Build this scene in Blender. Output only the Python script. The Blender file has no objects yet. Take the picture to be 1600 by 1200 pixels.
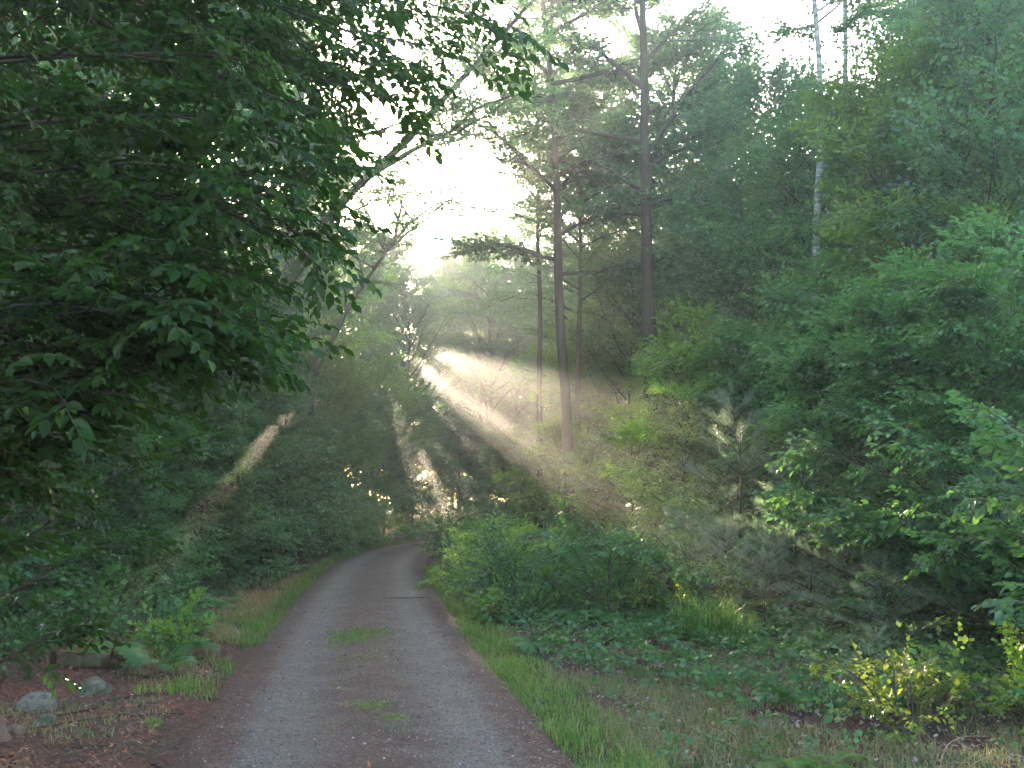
import bpy, math
import numpy as np
from mathutils import Vector, Matrix

# ------------------------------------------------------------------ camera, sky, sun, exposure
SC = bpy.context.scene
COL = SC.collection
F = 1556.0          # focal length in pixels of the 1600 px wide frame
EYE = 1.6
PITCH = math.atan(190.0 / F)

cam_d = bpy.data.cameras.new('camera')
cam = bpy.data.objects.new('camera', cam_d)
COL.objects.link(cam)
cam_d.sensor_width = 36.0
cam_d.lens = 36.0 * F / 1600.0
cam_d.clip_end = 2000.0
cam_d.clip_start = 0.05
cam.location = (0, 0, EYE)
cam.rotation_euler = (math.pi / 2 + PITCH, 0, 0)
SC.camera = cam


def ray(px, py):
    x = (px - 800.0) / F
    y = (600.0 - py) / F
    return np.array([x, math.cos(PITCH) - y * math.sin(PITCH), math.sin(PITCH) + y * math.cos(PITCH)])


def at(px, py, d):
    r = ray(px, py)
    return r * (d / r[1]) + np.array([0, 0, EYE])


SUN = ray(567, 518)
SUN = SUN / np.linalg.norm(SUN)
SUN_EL = math.asin(SUN[2])
SUN_AZ = math.atan2(SUN[0], SUN[1])      # from +Y towards +X

world = bpy.data.worlds.new('World')
SC.world = world
world.use_nodes = True
wn = world.node_tree
bg = wn.nodes['Background']
sky = wn.nodes.new('ShaderNodeTexSky')
sky.sky_type = 'NISHITA'
sky.sun_disc = False
sky.sun_elevation = SUN_EL
sky.sun_rotation = SUN_AZ
sky.air_density = 1.0
sky.dust_density = 2.0
wn.links.new(sky.outputs[0], bg.inputs[0])
bg.inputs[1].default_value = 0.15

sun_d = bpy.data.lights.new('sun', 'SUN')
sun_d.energy = 5.0
sun_d.angle = math.radians(0.5)
sun_d.color = (1.0, 0.76, 0.55)
sun = bpy.data.objects.new('sun', sun_d)
COL.objects.link(sun)
sun.rotation_euler = Vector(SUN).to_track_quat('Z', 'Y').to_euler()

SC.view_settings.view_transform = 'Standard'
SC.view_settings.look = 'None'
SC.view_settings.gamma = 1.0
SC.view_settings.exposure = 3.85
HAZE = 0.0037
SC.render.engine = 'CYCLES'
cy = SC.cycles
cy.max_bounces = 6
cy.diffuse_bounces = 3
cy.glossy_bounces = 1
cy.transmission_bounces = 3
cy.volume_bounces = 0
cy.transparent_max_bounces = 4
cy.caustics_reflective = False
cy.caustics_refractive = False
cy.use_adaptive_sampling = True
cy.adaptive_threshold = 0.015
cy.use_denoising = True
cy.sample_clamp_indirect = 4.0
cy.sample_clamp_direct = 12.0

# ------------------------------------------------------------------ materials


def new_mat(name):
    m = bpy.data.materials.new(name)
    m.use_nodes = True
    nt = m.node_tree
    for n in list(nt.nodes):
        nt.nodes.remove(n)
    out = nt.nodes.new('ShaderNodeOutputMaterial')
    return m, nt, out


def N(nt, kind, **kw):
    n = nt.nodes.new(kind)
    for k, v in kw.items():
        if k.startswith('i_'):
            n.inputs[k[2:].replace('_', ' ')].default_value = v
        else:
            setattr(n, k, v)
    return n


def ramp(nt, fac, stops):
    r = nt.nodes.new('ShaderNodeValToRGB')
    e = r.color_ramp.elements
    while len(e) < len(stops):
        e.new(0.5)
    for i, (p, c) in enumerate(stops):
        e[i].position = p
        e[i].color = (c[0], c[1], c[2], 1)
    nt.links.new(fac, r.inputs[0])
    return r.outputs[0]


def leaf_mat(name, c0, c1, c2, trans=(0.10, 0.26, 0.03), tmix=0.4, rough=0.42, spec=0.5):
    """leaf with its own shade per leaf, glossy upper side and light coming through"""
    m, nt, out = new_mat(name)
    L = nt.links
    g = N(nt, 'ShaderNodeNewGeometry')
    col = ramp(nt, g.outputs['Random Per Island'], [(0.0, c0), (0.5, c1), (0.93, c1), (1.0, c2)])
    oi = N(nt, 'ShaderNodeObjectInfo')
    hs = N(nt, 'ShaderNodeHueSaturation')
    mr = N(nt, 'ShaderNodeMapRange')
    mr.inputs[3].default_value = 0.75
    mr.inputs[4].default_value = 1.25
    L.new(oi.outputs['Random'], mr.inputs[0])
    L.new(mr.outputs[0], hs.inputs['Value'])
    mh = N(nt, 'ShaderNodeMapRange')
    mh.inputs[3].default_value = 0.485
    mh.inputs[4].default_value = 0.515
    L.new(g.outputs['Random Per Island'], mh.inputs[0])
    L.new(mh.outputs[0], hs.inputs['Hue'])
    L.new(col, hs.inputs['Color'])
    p = N(nt, 'ShaderNodeBsdfPrincipled')
    p.inputs['Roughness'].default_value = rough
    p.inputs['Specular IOR Level'].default_value = spec
    L.new(hs.outputs[0], p.inputs['Base Color'])
    t = N(nt, 'ShaderNodeBsdfTranslucent')
    hs2 = N(nt, 'ShaderNodeHueSaturation')
    hs2.inputs['Color'].default_value = (*trans, 1)
    L.new(mr.outputs[0], hs2.inputs['Value'])
    L.new(mh.outputs[0], hs2.inputs['Hue'])
    L.new(hs2.outputs[0], t.inputs['Color'])
    mx = N(nt, 'ShaderNodeMixShader')
    mx.inputs[0].default_value = tmix
    L.new(p.outputs[0], mx.inputs[1])
    L.new(t.outputs[0], mx.inputs[2])
    L.new(mx.outputs[0], out.inputs[0])
    return m


def bark_mat(name, c0, c1, c2=None, scale=9.0, bump=0.6):
    m, nt, out = new_mat(name)
    L = nt.links
    tc = N(nt, 'ShaderNodeTexCoord')
    mp = N(nt, 'ShaderNodeMapping')
    mp.inputs['Scale'].default_value = (1, 1, 0.22)
    L.new(tc.outputs['Object'], mp.inputs[0])
    n1 = N(nt, 'ShaderNodeTexNoise', i_Scale=scale * 2.2, i_Detail=6.0, i_Roughness=0.65)
    L.new(mp.outputs[0], n1.inputs['Vector'])
    n2 = N(nt, 'ShaderNodeTexNoise', i_Scale=1.3, i_Detail=3.0)
    L.new(tc.outputs['Object'], n2.inputs['Vector'])
    a = ramp(nt, n1.outputs['Fac'], [(0.35, c0), (0.62, c1)])
    if c2:
        mxr = N(nt, 'ShaderNodeMix', data_type='RGBA')
        f = ramp(nt, n2.outputs['Fac'], [(0.48, (0, 0, 0)), (0.6, (1, 1, 1))])
        L.new(f, mxr.inputs[0])
        L.new(a, mxr.inputs[6])
        mxr.inputs[7].default_value = (*c2, 1)
        a = mxr.outputs[2]
    p = N(nt, 'ShaderNodeBsdfPrincipled')
    p.inputs['Roughness'].default_value = 0.9
    p.inputs['Specular IOR Level'].default_value = 0.2
    L.new(a, p.inputs['Base Color'])
    b = N(nt, 'ShaderNodeBump')
    b.inputs['Strength'].default_value = bump
    b.inputs['Distance'].default_value = 0.03
    L.new(n1.outputs['Fac'], b.inputs['Height'])
    L.new(b.outputs[0], p.inputs['Normal'])
    L.new(p.outputs[0], out.inputs[0])
    return m


def birch_mat():
    m, nt, out = new_mat('birch_bark')
    L = nt.links
    tc = N(nt, 'ShaderNodeTexCoord')
    mp = N(nt, 'ShaderNodeMapping')
    mp.inputs['Scale'].default_value = (1, 1, 2.6)
    L.new(tc.outputs['Object'], mp.inputs[0])
    n1 = N(nt, 'ShaderNodeTexNoise', i_Scale=3.2, i_Detail=6.0, i_Roughness=0.7)
    L.new(mp.outputs[0], n1.inputs['Vector'])
    a = ramp(nt, n1.outputs['Fac'], [(0.40, (0.05, 0.05, 0.045)), (0.50, (0.20, 0.20, 0.18)), (0.64, (0.42, 0.42, 0.39))])
    p = N(nt, 'ShaderNodeBsdfPrincipled')
    p.inputs['Roughness'].default_value = 0.75
    L.new(a, p.inputs['Base Color'])
    L.new(p.outputs[0], out.inputs[0])
    return m


def plain_mat(name, stops, scale=20.0, rough=0.9, bump=0.3, dist=0.01, detail=6.0):
    m, nt, out = new_mat(name)
    L = nt.links
    tc = N(nt, 'ShaderNodeTexCoord')
    n1 = N(nt, 'ShaderNodeTexNoise', i_Scale=scale, i_Detail=detail, i_Roughness=0.65)
    L.new(tc.outputs['Object'], n1.inputs['Vector'])
    a = ramp(nt, n1.outputs['Fac'], stops)
    p = N(nt, 'ShaderNodeBsdfPrincipled')
    p.inputs['Roughness'].default_value = rough
    L.new(a, p.inputs['Base Color'])
    b = N(nt, 'ShaderNodeBump')
    b.inputs['Strength'].default_value = bump
    b.inputs['Distance'].default_value = dist
    L.new(n1.outputs['Fac'], b.inputs['Height'])
    L.new(b.outputs[0], p.inputs['Normal'])
    L.new(p.outputs[0], out.inputs[0])
    return m


def island_mat(name, stops, rough=0.8, trans=None):
    m, nt, out = new_mat(name)
    L = nt.links
    g = N(nt, 'ShaderNodeNewGeometry')
    a = ramp(nt, g.outputs['Random Per Island'], stops)
    p = N(nt, 'ShaderNodeBsdfPrincipled')
    p.inputs['Roughness'].default_value = rough
    p.inputs['Specular IOR Level'].default_value = 0.35
    L.new(a, p.inputs['Base Color'])
    if trans:
        t = N(nt, 'ShaderNodeBsdfTranslucent')
        t.inputs['Color'].default_value = (*trans, 1)
        mx = N(nt, 'ShaderNodeMixShader')
        mx.inputs[0].default_value = 0.35
        L.new(p.outputs[0], mx.inputs[1])
        L.new(t.outputs[0], mx.inputs[2])
        L.new(mx.outputs[0], out.inputs[0])
    else:
        L.new(p.outputs[0], out.inputs[0])
    return m


M = {}
M['leaf_shaded'] = leaf_mat('leaf_shaded', (0.006, 0.018, 0.004), (0.014, 0.038, 0.007), (0.06, 0.09, 0.012), (0.045, 0.13, 0.010), 0.34, 0.45, 0.2)  # near leaves: base colour darkened to stand in for shade
M['leaf_green'] = leaf_mat('leaf_green', (0.030, 0.080, 0.026), (0.060, 0.145, 0.042), (0.10, 0.16, 0.03), (0.16, 0.36, 0.08), 0.45, 0.40)
M['leaf_bright'] = leaf_mat('leaf_bright', (0.04, 0.10, 0.02), (0.075, 0.17, 0.03), (0.20, 0.24, 0.02), (0.28, 0.48, 0.05), 0.48, 0.42)
M['leaf_oak'] = leaf_mat('leaf_oak', (0.022, 0.060, 0.035), (0.045, 0.105, 0.055), (0.09, 0.13, 0.03), (0.14, 0.32, 0.09), 0.42, 0.45)
M['leaf_yellow'] = leaf_mat('leaf_yellow', (0.08, 0.14, 0.02), (0.13, 0.20, 0.028), (0.28, 0.13, 0.03), (0.32, 0.42, 0.05), 0.45, 0.45)
M['leaf_low'] = leaf_mat('leaf_low', (0.028, 0.078, 0.028), (0.055, 0.135, 0.038), (0.13, 0.17, 0.03), (0.12, 0.29, 0.05), 0.38, 0.5)
M['leaf_red'] = leaf_mat('leaf_red', (0.14, 0.03, 0.012), (0.22, 0.05, 0.02), (0.25, 0.12, 0.03), (0.3, 0.07, 0.02), 0.3, 0.6)
M['needle'] = leaf_mat('pine_needle', (0.05, 0.12, 0.085), (0.095, 0.19, 0.135), (0.14, 0.18, 0.10), (0.26, 0.36, 0.2), 0.45, 0.4)
M['fern'] = leaf_mat('fern_leaf', (0.035, 0.10, 0.03), (0.06, 0.16, 0.045), (0.14, 0.18, 0.03), (0.13, 0.32, 0.05), 0.38, 0.5)
M['bark_dark'] = bark_mat('bark_dark', (0.020, 0.014, 0.010), (0.060, 0.045, 0.036), (0.05, 0.05, 0.035))
M['bark_grey'] = bark_mat('bark_grey', (0.035, 0.029, 0.025), (0.115, 0.098, 0.085), (0.08, 0.085, 0.07))
M['bark_moss'] = bark_mat('bark_moss', (0.022, 0.018, 0.012), (0.065, 0.055, 0.038), (0.045, 0.06, 0.02), 12.0)
M['twig'] = plain_mat('twig_bark', [(0.3, (0.03, 0.024, 0.018)), (0.7, (0.075, 0.06, 0.045))], 14.0)
M['birch'] = birch_mat()
M['stone'] = plain_mat('fieldstone', [(0.3, (0.05, 0.046, 0.040)), (0.5, (0.12, 0.108, 0.095)), (0.72, (0.24, 0.215, 0.19))], 24.0, 0.95, 1.0, 0.05)
M['stone_red'] = plain_mat('reddish_stone', [(0.3, (0.10, 0.06, 0.05)), (0.6, (0.15, 0.085, 0.07)), (0.8, (0.22, 0.15, 0.125))], 14.0, 0.85, 0.5, 0.02)
M['stone_moss'] = plain_mat('mossy_stone', [(0.35, (0.022, 0.026, 0.014)), (0.5, (0.055, 0.055, 0.035)), (0.68, (0.13, 0.12, 0.10))], 14.0, 0.9, 0.5, 0.02)
M['log'] = bark_mat('rotten_log', (0.02, 0.014, 0.010), (0.085, 0.05, 0.035), (0.05, 0.055, 0.03))
M['grass'] = island_mat('grass_blade', [(0.0, (0.04, 0.09, 0.018)), (0.6, (0.085, 0.165, 0.028)), (0.8, (0.17, 0.21, 0.045)), (0.9, (0.30, 0.24, 0.10)), (1.0, (0.32, 0.25, 0.11))], 0.5, (0.2, 0.38, 0.05))
M['grass_mixed'] = island_mat('mixed_grass_blade', [(0.0, (0.05, 0.11, 0.035)), (0.45, (0.12, 0.18, 0.06)), (0.55, (0.22, 0.17, 0.08)), (1.0, (0.32, 0.2, 0.11))], 0.6, (0.22, 0.27, 0.08))
M['grass_dry'] = island_mat('dry_grass_blade', [(0.0, (0.14, 0.15, 0.05)), (0.4, (0.30, 0.21, 0.09)), (1.0, (0.42, 0.26, 0.12))], 0.7, (0.35, 0.24, 0.09))
M['litter'] = island_mat('dead_leaf', [(0.0, (0.06, 0.020, 0.012)), (0.5, (0.17, 0.055, 0.03)), (0.9, (0.25, 0.085, 0.045)), (0.985, (0.24, 0.14, 0.10)), (1.0, (0.4, 0.3, 0.25))], 0.6)
M['litter_grey'] = island_mat('grey_dead_leaf', [(0.0, (0.06, 0.045, 0.038)), (0.5, (0.15, 0.10, 0.085)), (1.0, (0.36, 0.28, 0.26))], 0.6)
M['red_needle'] = island_mat('fallen_needle', [(0.0, (0.08, 0.022, 0.014)), (0.6, (0.22, 0.065, 0.036)), (1.0, (0.36, 0.15, 0.09))], 0.7)
M['gravel'] = island_mat('gravel_stone', [(0.0, (0.04, 0.033, 0.032)), (0.6, (0.15, 0.125, 0.12)), (0.95, (0.22, 0.19, 0.18)), (1.0, (0.32, 0.29, 0.28))], 0.85)
M['canestem'] = island_mat('dry_cane', [(0.0, (0.13, 0.075, 0.045)), (1.0, (0.20, 0.13, 0.08))], 0.6)

# ------------------------------------------------------------------ helpers
UP = np.array([0.0, 0.0, 1.0])


class Acc:
    """collects quads for one mesh"""

    def __init__(s):
        s.v, s.q, s.m, s.n = [], [], [], 0

    def add(s, v, q, m=0):
        v = np.asarray(v, dtype=np.float32).reshape(-1, 3)
        q = np.asarray(q, dtype=np.int32).reshape(-1, 4)
        s.v.append(v)
        s.q.append(q + s.n)
        s.m.append(np.full(len(q), m, np.int32) if np.isscalar(m) else np.asarray(m, np.int32))
        s.n += len(v)

    def arrays(s):
        if not s.v:
            return np.zeros((0, 3), np.float32), np.zeros((0, 4), np.int32), np.zeros(0, np.int32)
        return np.concatenate(s.v), np.concatenate(s.q), np.concatenate(s.m)


def mesh_from(name, V, Q, Mi, mats, smooth=False):
    me = bpy.data.meshes.new(name)
    me.vertices.add(len(V))
    me.vertices.foreach_set('co', np.ascontiguousarray(V, np.float32).ravel())
    me.loops.add(len(Q) * 4)
    me.loops.foreach_set('vertex_index', np.ascontiguousarray(Q, np.int32).ravel())
    me.polygons.add(len(Q))
    me.polygons.foreach_set('loop_start', np.arange(0, len(Q) * 4, 4, dtype=np.int32))
    me.polygons.foreach_set('material_index', np.ascontiguousarray(Mi, np.int32))
    if smooth:
        me.polygons.foreach_set('use_smooth', np.ones(len(Q), bool))
    for m in mats:
        me.materials.append(m)
    me.update(calc_edges=True)
    return me


def link(name, data, parent=None, loc=None):
    o = bpy.data.objects.new(name, data)
    COL.objects.link(o)
    if parent is not None:
        o.parent = parent
    if loc is not None:
        o.location = loc
    return o


def tag(o, label=None, cat=None, group=None, kind=None):
    if label:
        o['label'] = label
    if cat:
        o['category'] = cat
    if group:
        o['group'] = group
    if kind:
        o['kind'] = kind
    return o


def tube(acc, path, radii, sides=6, m=0, rng=None, rough=0.0):
    path = np.asarray(path, float)
    radii = np.asarray(radii, float)
    n = len(path)
    t = np.gradient(path, axis=0)
    t /= np.linalg.norm(t, axis=1)[:, None] + 1e-9
    ref = np.array([1.0, 0.0, 0.0]) if abs(t[0][2]) > 0.7 else UP
    a = np.cross(t, ref)
    a /= np.linalg.norm(a, axis=1)[:, None] + 1e-9
    b = np.cross(t, a)
    ang = np.linspace(0, 2 * math.pi, sides, endpoint=False)
    rr = np.repeat(radii[:, None], sides, 1)
    if rng is not None and rough:
        rr = rr * (1 + rng.normal(0, rough, rr.shape))
    V = path[:, None, :] + rr[:, :, None] * (np.cos(ang)[None, :, None] * a[:, None, :] + np.sin(ang)[None, :, None] * b[:, None, :])
    i = np.arange(n - 1)[:, None] * sides
    j = np.arange(sides)[None, :]
    k = (j + 1) % sides
    Q = np.stack([i + j, i + k, i + sides + k, i + sides + j], -1).reshape(-1, 4)
    acc.add(V, Q, m)


def smooth_path(pts, n):
    """Catmull-Rom through pts"""
    P = np.asarray(pts, float)
    P = np.vstack([2 * P[0] - P[1], P, 2 * P[-1] - P[-2]])
    out = []
    segs = len(P) - 3
    for s in np.linspace(0, segs - 1e-6, n):
        i = int(s)
        u = s - i
        p0, p1, p2, p3 = P[i:i + 4]
        out.append(0.5 * (2 * p1 + (p2 - p0) * u + (2 * p0 - 5 * p1 + 4 * p2 - p3) * u * u + (3 * p1 - p0 - 3 * p2 + p3) * u ** 3))
    return np.array(out)


def path_at(path, t):
    s = np.clip(t, 0, 1) * (len(path) - 1)
    i = min(int(s), len(path) - 2)
    u = s - i
    return path[i] * (1 - u) + path[i + 1] * u, (path[i + 1] - path[i]) / (np.linalg.norm(path[i + 1] - path[i]) + 1e-9)


def unit(v):
    return v / (np.linalg.norm(v) + 1e-9)


# ------------------------------------------------------------------ foliage templates (x = along the shoot, z = up)
def leaf_quads(acc, base, d, n, L, W, fold=0.25, fine=False, m=0):
    """one pointed leaf from base along d, with face normal n"""
    d = unit(d)
    s = unit(np.cross(n, d))
    n = unit(np.cross(d, s))
    tip = base + d * L - n * L * 0.12
    if fine:
        a = base + d * L * 0.28
        b = base + d * L * 0.66
        V = [base, a + s * W * 0.48 + n * W * fold, b + s * W * 0.42 + n * W * fold * .8, tip,
             b - s * W * 0.42 + n * W * fold * .8, a - s * W * 0.48 + n * W * fold]
        acc.add(V, [[0, 1, 2, 3], [0, 3, 4, 5]], m)
    else:
        c = base + d * L * 0.42
        acc.add([base, c + s * W * 0.5 + n * W * fold, tip, c - s * W * 0.5 + n * W * fold], [[0, 1, 2, 3]], m)


def make_spray(seed, L=0.5, nleaf=11, leaf=0.075, width=0.55, fine=False, side=0, droop=0.15, twig=0.004, ragged=0.35):
    rng = np.random.default_rng(seed)
    acc = Acc()

    def shoot(p0, d0, length, n, rad):
        pts = [p0 + d0 * length * t + np.array([0, 0, -droop * length * t * t]) + rng.normal(0, 0.012 * length, 3) for t in np.linspace(0, 1, 4)]
        tube(acc, pts, np.linspace(rad, rad * 0.4, 4), 3, 1)
        for k in range(n):
            t = (k + 0.7) / n
            p, tg = path_at(np.array(pts), t)
            sgn = 1 if k % 2 else -1
            ang = sgn * rng.uniform(0.7, 1.15) * (1 - 0.55 * t)
            if k == n - 1:
                ang = 0
            c, s_ = math.cos(ang), math.sin(ang)
            dd = np.array([tg[0] * c - tg[1] * s_, tg[0] * s_ + tg[1] * c, tg[2] + rng.normal(-0.15, 0.2)])
            nn = unit(UP + rng.normal(0, ragged, 3))
            sz = leaf * rng.uniform(0.5, 1.2) * (0.75 + 0.4 * math.sin(math.pi * t))
            leaf_quads(acc, p, dd, nn, sz, sz * width, rng.uniform(0.05, 0.3), fine)
        return np.array(pts)
    main = shoot(np.zeros(3), np.array([1.0, 0, 0]), L, nleaf, twig)
    for k in range(side):
        t = 0.15 + 0.6 * k / max(1, side)
        p, tg = path_at(main, t)
        ang = (1 if k % 2 else -1) * rng.uniform(0.6, 0.95)
        d = unit(np.array([math.cos(ang), math.sin(ang), rng.normal(0, 0.12)]))
        shoot(p, d, L * rng.uniform(0.4, 0.6), max(3, int(nleaf * 0.5)), twig * 0.7)
    return acc.arrays()


def make_needle_shoot(seed, L=0.22, n=70, nl=0.085, w=0.0016):
    rng = np.random.default_rng(seed)
    acc = Acc()
    tube(acc, [[0, 0, 0], [L * .5, 0, 0.0], [L, 0, 0.01]], [0.004, 0.003, 0.002], 3, 1)
    for k in range(n):
        t = (k / n) ** 0.8
        a = rng.uniform(0, 2 * math.pi)
        sp = rng.uniform(0.5, 1.0)
        d = unit(np.array([1.0, math.cos(a) * sp, math.sin(a) * sp]))
        p = np.array([L * t, 0, 0])
        s = unit(np.cross(d, rng.normal(0, 1, 3))) * w
        e = p + d * nl * rng.uniform(0.8, 1.1)
        acc.add([p - s, p + s, e + s * .4, e - s * .4], [[0, 1, 2, 3]], 0)
    return acc.arrays()


def make_frond(seed, L=0.6, pairs=15, arch=0.5, fine=True):
    rng = np.random.default_rng(seed)
    acc = Acc()
    ts = np.linspace(0, 1, 9)
    pts = np.stack([L * (ts - 0.15 * ts ** 3), rng.normal(0, 0.004, 9), L * (0.75 * ts - arch * 1.6 * ts ** 2)], 1)
    tube(acc, pts, np.linspace(0.0035, 0.001, 9), 3, 1)
    for k in range(pairs):
        t = 0.14 + 0.86 * (k + 0.5) / pairs
        p, tg = path_at(pts, t)
        pl = L * 0.30 * math.sin(math.pi * min(1, (1 - t) * 0.95 + 0.12)) ** 0.8 * rng.uniform(.9, 1.1)
        side = unit(np.cross(UP, tg))
        nn = unit(np.cross(tg, side))
        for sg in (-1, 1):
            d = unit(side * sg + tg * 0.35 - nn * 0.12)
            if fine:
                for j in range(6):
                    u = (j + 0.5) / 6
                    q = p + d * pl * u
                    s2 = unit(np.cross(nn, d))
                    for s3 in (-1, 1):
                        leaf_quads(acc, q, s2 * s3 + d * 0.5, nn + rng.normal(0, .1, 3), pl * 0.24 * (1.1 - u), pl * 0.13, 0.05)
            else:
                leaf_quads(acc, p, d, nn, pl, pl * 0.26, 0.05)
    return acc.arrays()


TPL = {
    'beech_fine': [make_spray(100 + i, 0.32, 12, 0.066, 0.54, True, 1, 0.2, 0.0025, 0.45) for i in range(6)],
    'big_fine': [make_spray(120 + i, 0.26, 10, 0.068, 0.68, True, 1, 0.25, 0.0035, 0.35) for i in range(6)],
    'beech': [make_spray(140 + i, 0.55, 10, 0.092, 0.58, False, 3, 0.12, 0.004, 0.35) for i in range(7)],
    'oak': [make_spray(160 + i, 0.50, 8, 0.125, 0.62, False, 3, 0.0, 0.006, 0.9) for i in range(7)],
    'far': [make_spray(180 + i, 0.95, 8, 0.20, 0.62, False, 3, 0.1, 0.009, 0.6) for i in range(6)],
    'small': [make_spray(200 + i, 0.30, 8, 0.055, 0.6, False, 2, 0.1, 0.0025, 0.4) for i in range(6)],
    'herb': [make_spray(220 + i, 0.20, 6, 0.06, 0.66, False, 1, 0.05, 0.002, 0.45) for i in range(6)],
    'pine': [make_needle_shoot(240 + i) for i in range(5)],
    'pine_fine': [make_needle_shoot(250 + i, 0.2, 55, 0.09, 0.0013) for i in range(5)],
    'frond': [make_frond(260 + i) for i in range(4)],
    'frond_low': [make_frond(270 + i, 0.6, 16, 0.5, False) for i in range(4)],
}


def stamp(acc, kind, P, D, rng, scale=1.0, jit=0.35, mats=None):
    """copies of the foliage template at points P along directions D"""
    P = np.asarray(P, float)
    if len(P) == 0:
        return
    D = np.asarray(D, float)
    K = len(P)
    X = D / (np.linalg.norm(D, axis=1)[:, None] + 1e-9)
    Z = np.tile(UP, (K, 1)) + rng.normal(0, jit, (K, 3))
    Y = np.cross(Z, X)
    Y /= np.linalg.norm(Y, axis=1)[:, None] + 1e-9
    Z = np.cross(X, Y)
    Rm = np.stack([X, Y, Z], 1) * (scale * rng.uniform(0.75, 1.2, K))[:, None, None]
    which = rng.integers(0, len(TPL[kind]), K)
    for w, (V, Q, Mi) in enumerate(TPL[kind]):
        idx = np.nonzero(which == w)[0]
        if len(idx) == 0:
            continue
        VV = np.einsum('vi,kij->kvj', V, Rm[idx]) + P[idx][:, None, :]
        QQ = Q[None] + (np.arange(len(idx)) * len(V))[:, None, None]
        acc.add(VV, QQ, np.tile(Mi, len(idx)))


def bough(wood, P, D, rng, p0, d0, length, rad, spacing=0.22, lift=0.25, sag=0.12, side_len=0.35, side_from=0.2, nside=9, sides=5, bare=0.15, pts=None):
    """a limb with side branches; appends spray positions to P, D"""
    if pts is None:
        d0 = unit(d0)
        n = 7
        pts = [np.array(p0, float)]
        d = d0.copy()
        for k in range(n - 1):
            t = k / (n - 1)
            d = unit(d + np.array([0, 0, lift * (0.5 - t) - sag * t]) + rng.normal(0, 0.10, 3))
            pts.append(pts[-1] + d * length / (n - 1))
        pts = np.array(pts)
    else:
        pts = np.array(pts)
        n = len(pts)
        length = float(np.linalg.norm(np.diff(pts, axis=0), axis=1).sum())
        d = unit(pts[-1] - pts[-2])
    tube(wood, pts, np.linspace(rad, max(rad * 0.18, 0.003), n), sides, 1)
    for k in range(nside):
        t = side_from + (0.97 - side_from) * (k + rng.uniform(0.1, 0.9)) / nside
        p, tg = path_at(pts, t)
        ang = (1 if k % 2 else -1) * rng.uniform(0.5, 1.1)
        c, s = math.cos(ang), math.sin(ang)
        dd = unit(np.array([tg[0] * c - tg[1] * s, tg[0] * s + tg[1] * c, tg[2] * 0.6 + rng.normal(0.02, 0.18)]))
        sl = length * side_len * (1.15 - 0.75 * t) * rng.uniform(0.6, 1.25)
        q1 = p + dd * sl * 0.5 + rng.normal(0, 0.03 * sl, 3)
        q2 = p + dd * sl + np.array([0, 0, -0.08 * sl]) + rng.normal(0, 0.03 * sl, 3)
        tube(wood, [p, q1, q2], [rad * 0.3 * (1.1 - t) + 0.003, rad * 0.15 + 0.002, 0.002], 3, 1)
        m = max(2, int(sl / spacing))
        for j in range(m):
            u = 0.2 + 0.8 * (j + rng.uniform(0, 1)) / m
            pp = p + (q2 - p) * u
            a2 = rng.uniform(-1.0, 1.0)
            c2, s2 = math.cos(a2), math.sin(a2)
            P.append(pp)
            D.append(np.array([dd[0] * c2 - dd[1] * s2, dd[0] * s2 + dd[1] * c2, dd[2] + rng.normal(0, 0.2)]))
    m = max(2, int(length * (1 - bare) / spacing * 0.6))
    for j in range(m):
        p, tg = path_at(pts, bare + (1 - bare) * (j + rng.uniform(0, 1)) / m)
        a2 = rng.uniform(-0.9, 0.9)
        c2, s2 = math.cos(a2), math.sin(a2)
        P.append(p)
        D.append(np.array([tg[0] * c2 - tg[1] * s2, tg[0] * s2 + tg[1] * c2, tg[2] + rng.normal(0, 0.2)]))
    P.append(pts[-1])
    D.append(d)
    return pts


# ------------------------------------------------------------------ ground and road lines
_ry = np.linspace(-8, 120, 1281)
_rx = np.interp(_ry, [-8, -4, 3, 6.07, 11.9, 17.8, 27.7, 35.6, 41, 48, 55, 62, 70, 90, 120],
                [1.2, 0.7, -0.35, -0.80, -1.70, -2.52, -3.70, -4.16, -4.0, -2.6, 0.2, 4.5, 11, 28, 55])
_k = np.hanning(41)
_k /= _k.sum()
_rx = np.convolve(np.pad(_rx, 20, mode='edge'), _k, 'valid')
HALF = 1.22


def road_x(y):
    return np.interp(y, _ry, _rx)


def wob(x, y):
    return (np.sin(x * 1.7 + y * 0.6) * np.cos(y * 1.3 - x * 0.4) + 0.5 * np.sin(x * 3.9 - y * 2.7) + 0.3 * np.sin(x * 7.7 + y * 8.3))


def ground(x, y):
    x = np.asarray(x, float)
    y = np.asarray(y, float)
    u = x - road_x(y)
    e = np.clip((np.abs(u) - HALF + 0.1) / 0.5, 0, 1)
    e = e * e * (3 - 2 * e)
    z = -0.07 + e * 0.11
    far = np.clip((np.abs(u) - 1.5) / 3.0, 0, 1)
    z = z + far * (0.035 * wob(x, y) + 0.05)
    z = z + np.clip(u - 2.0, 0, 30) * 0.02 + np.clip(-u - 2.5, 0, 40) * 0.03
    return z


def gpt(px, d):
    """ground point under image column px at depth d"""
    x = (px - 800.0) / F * d * 1.0
    x = at(px, 790, d)[0]
    return np.array([x, d, float(ground(x, d))])


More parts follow.
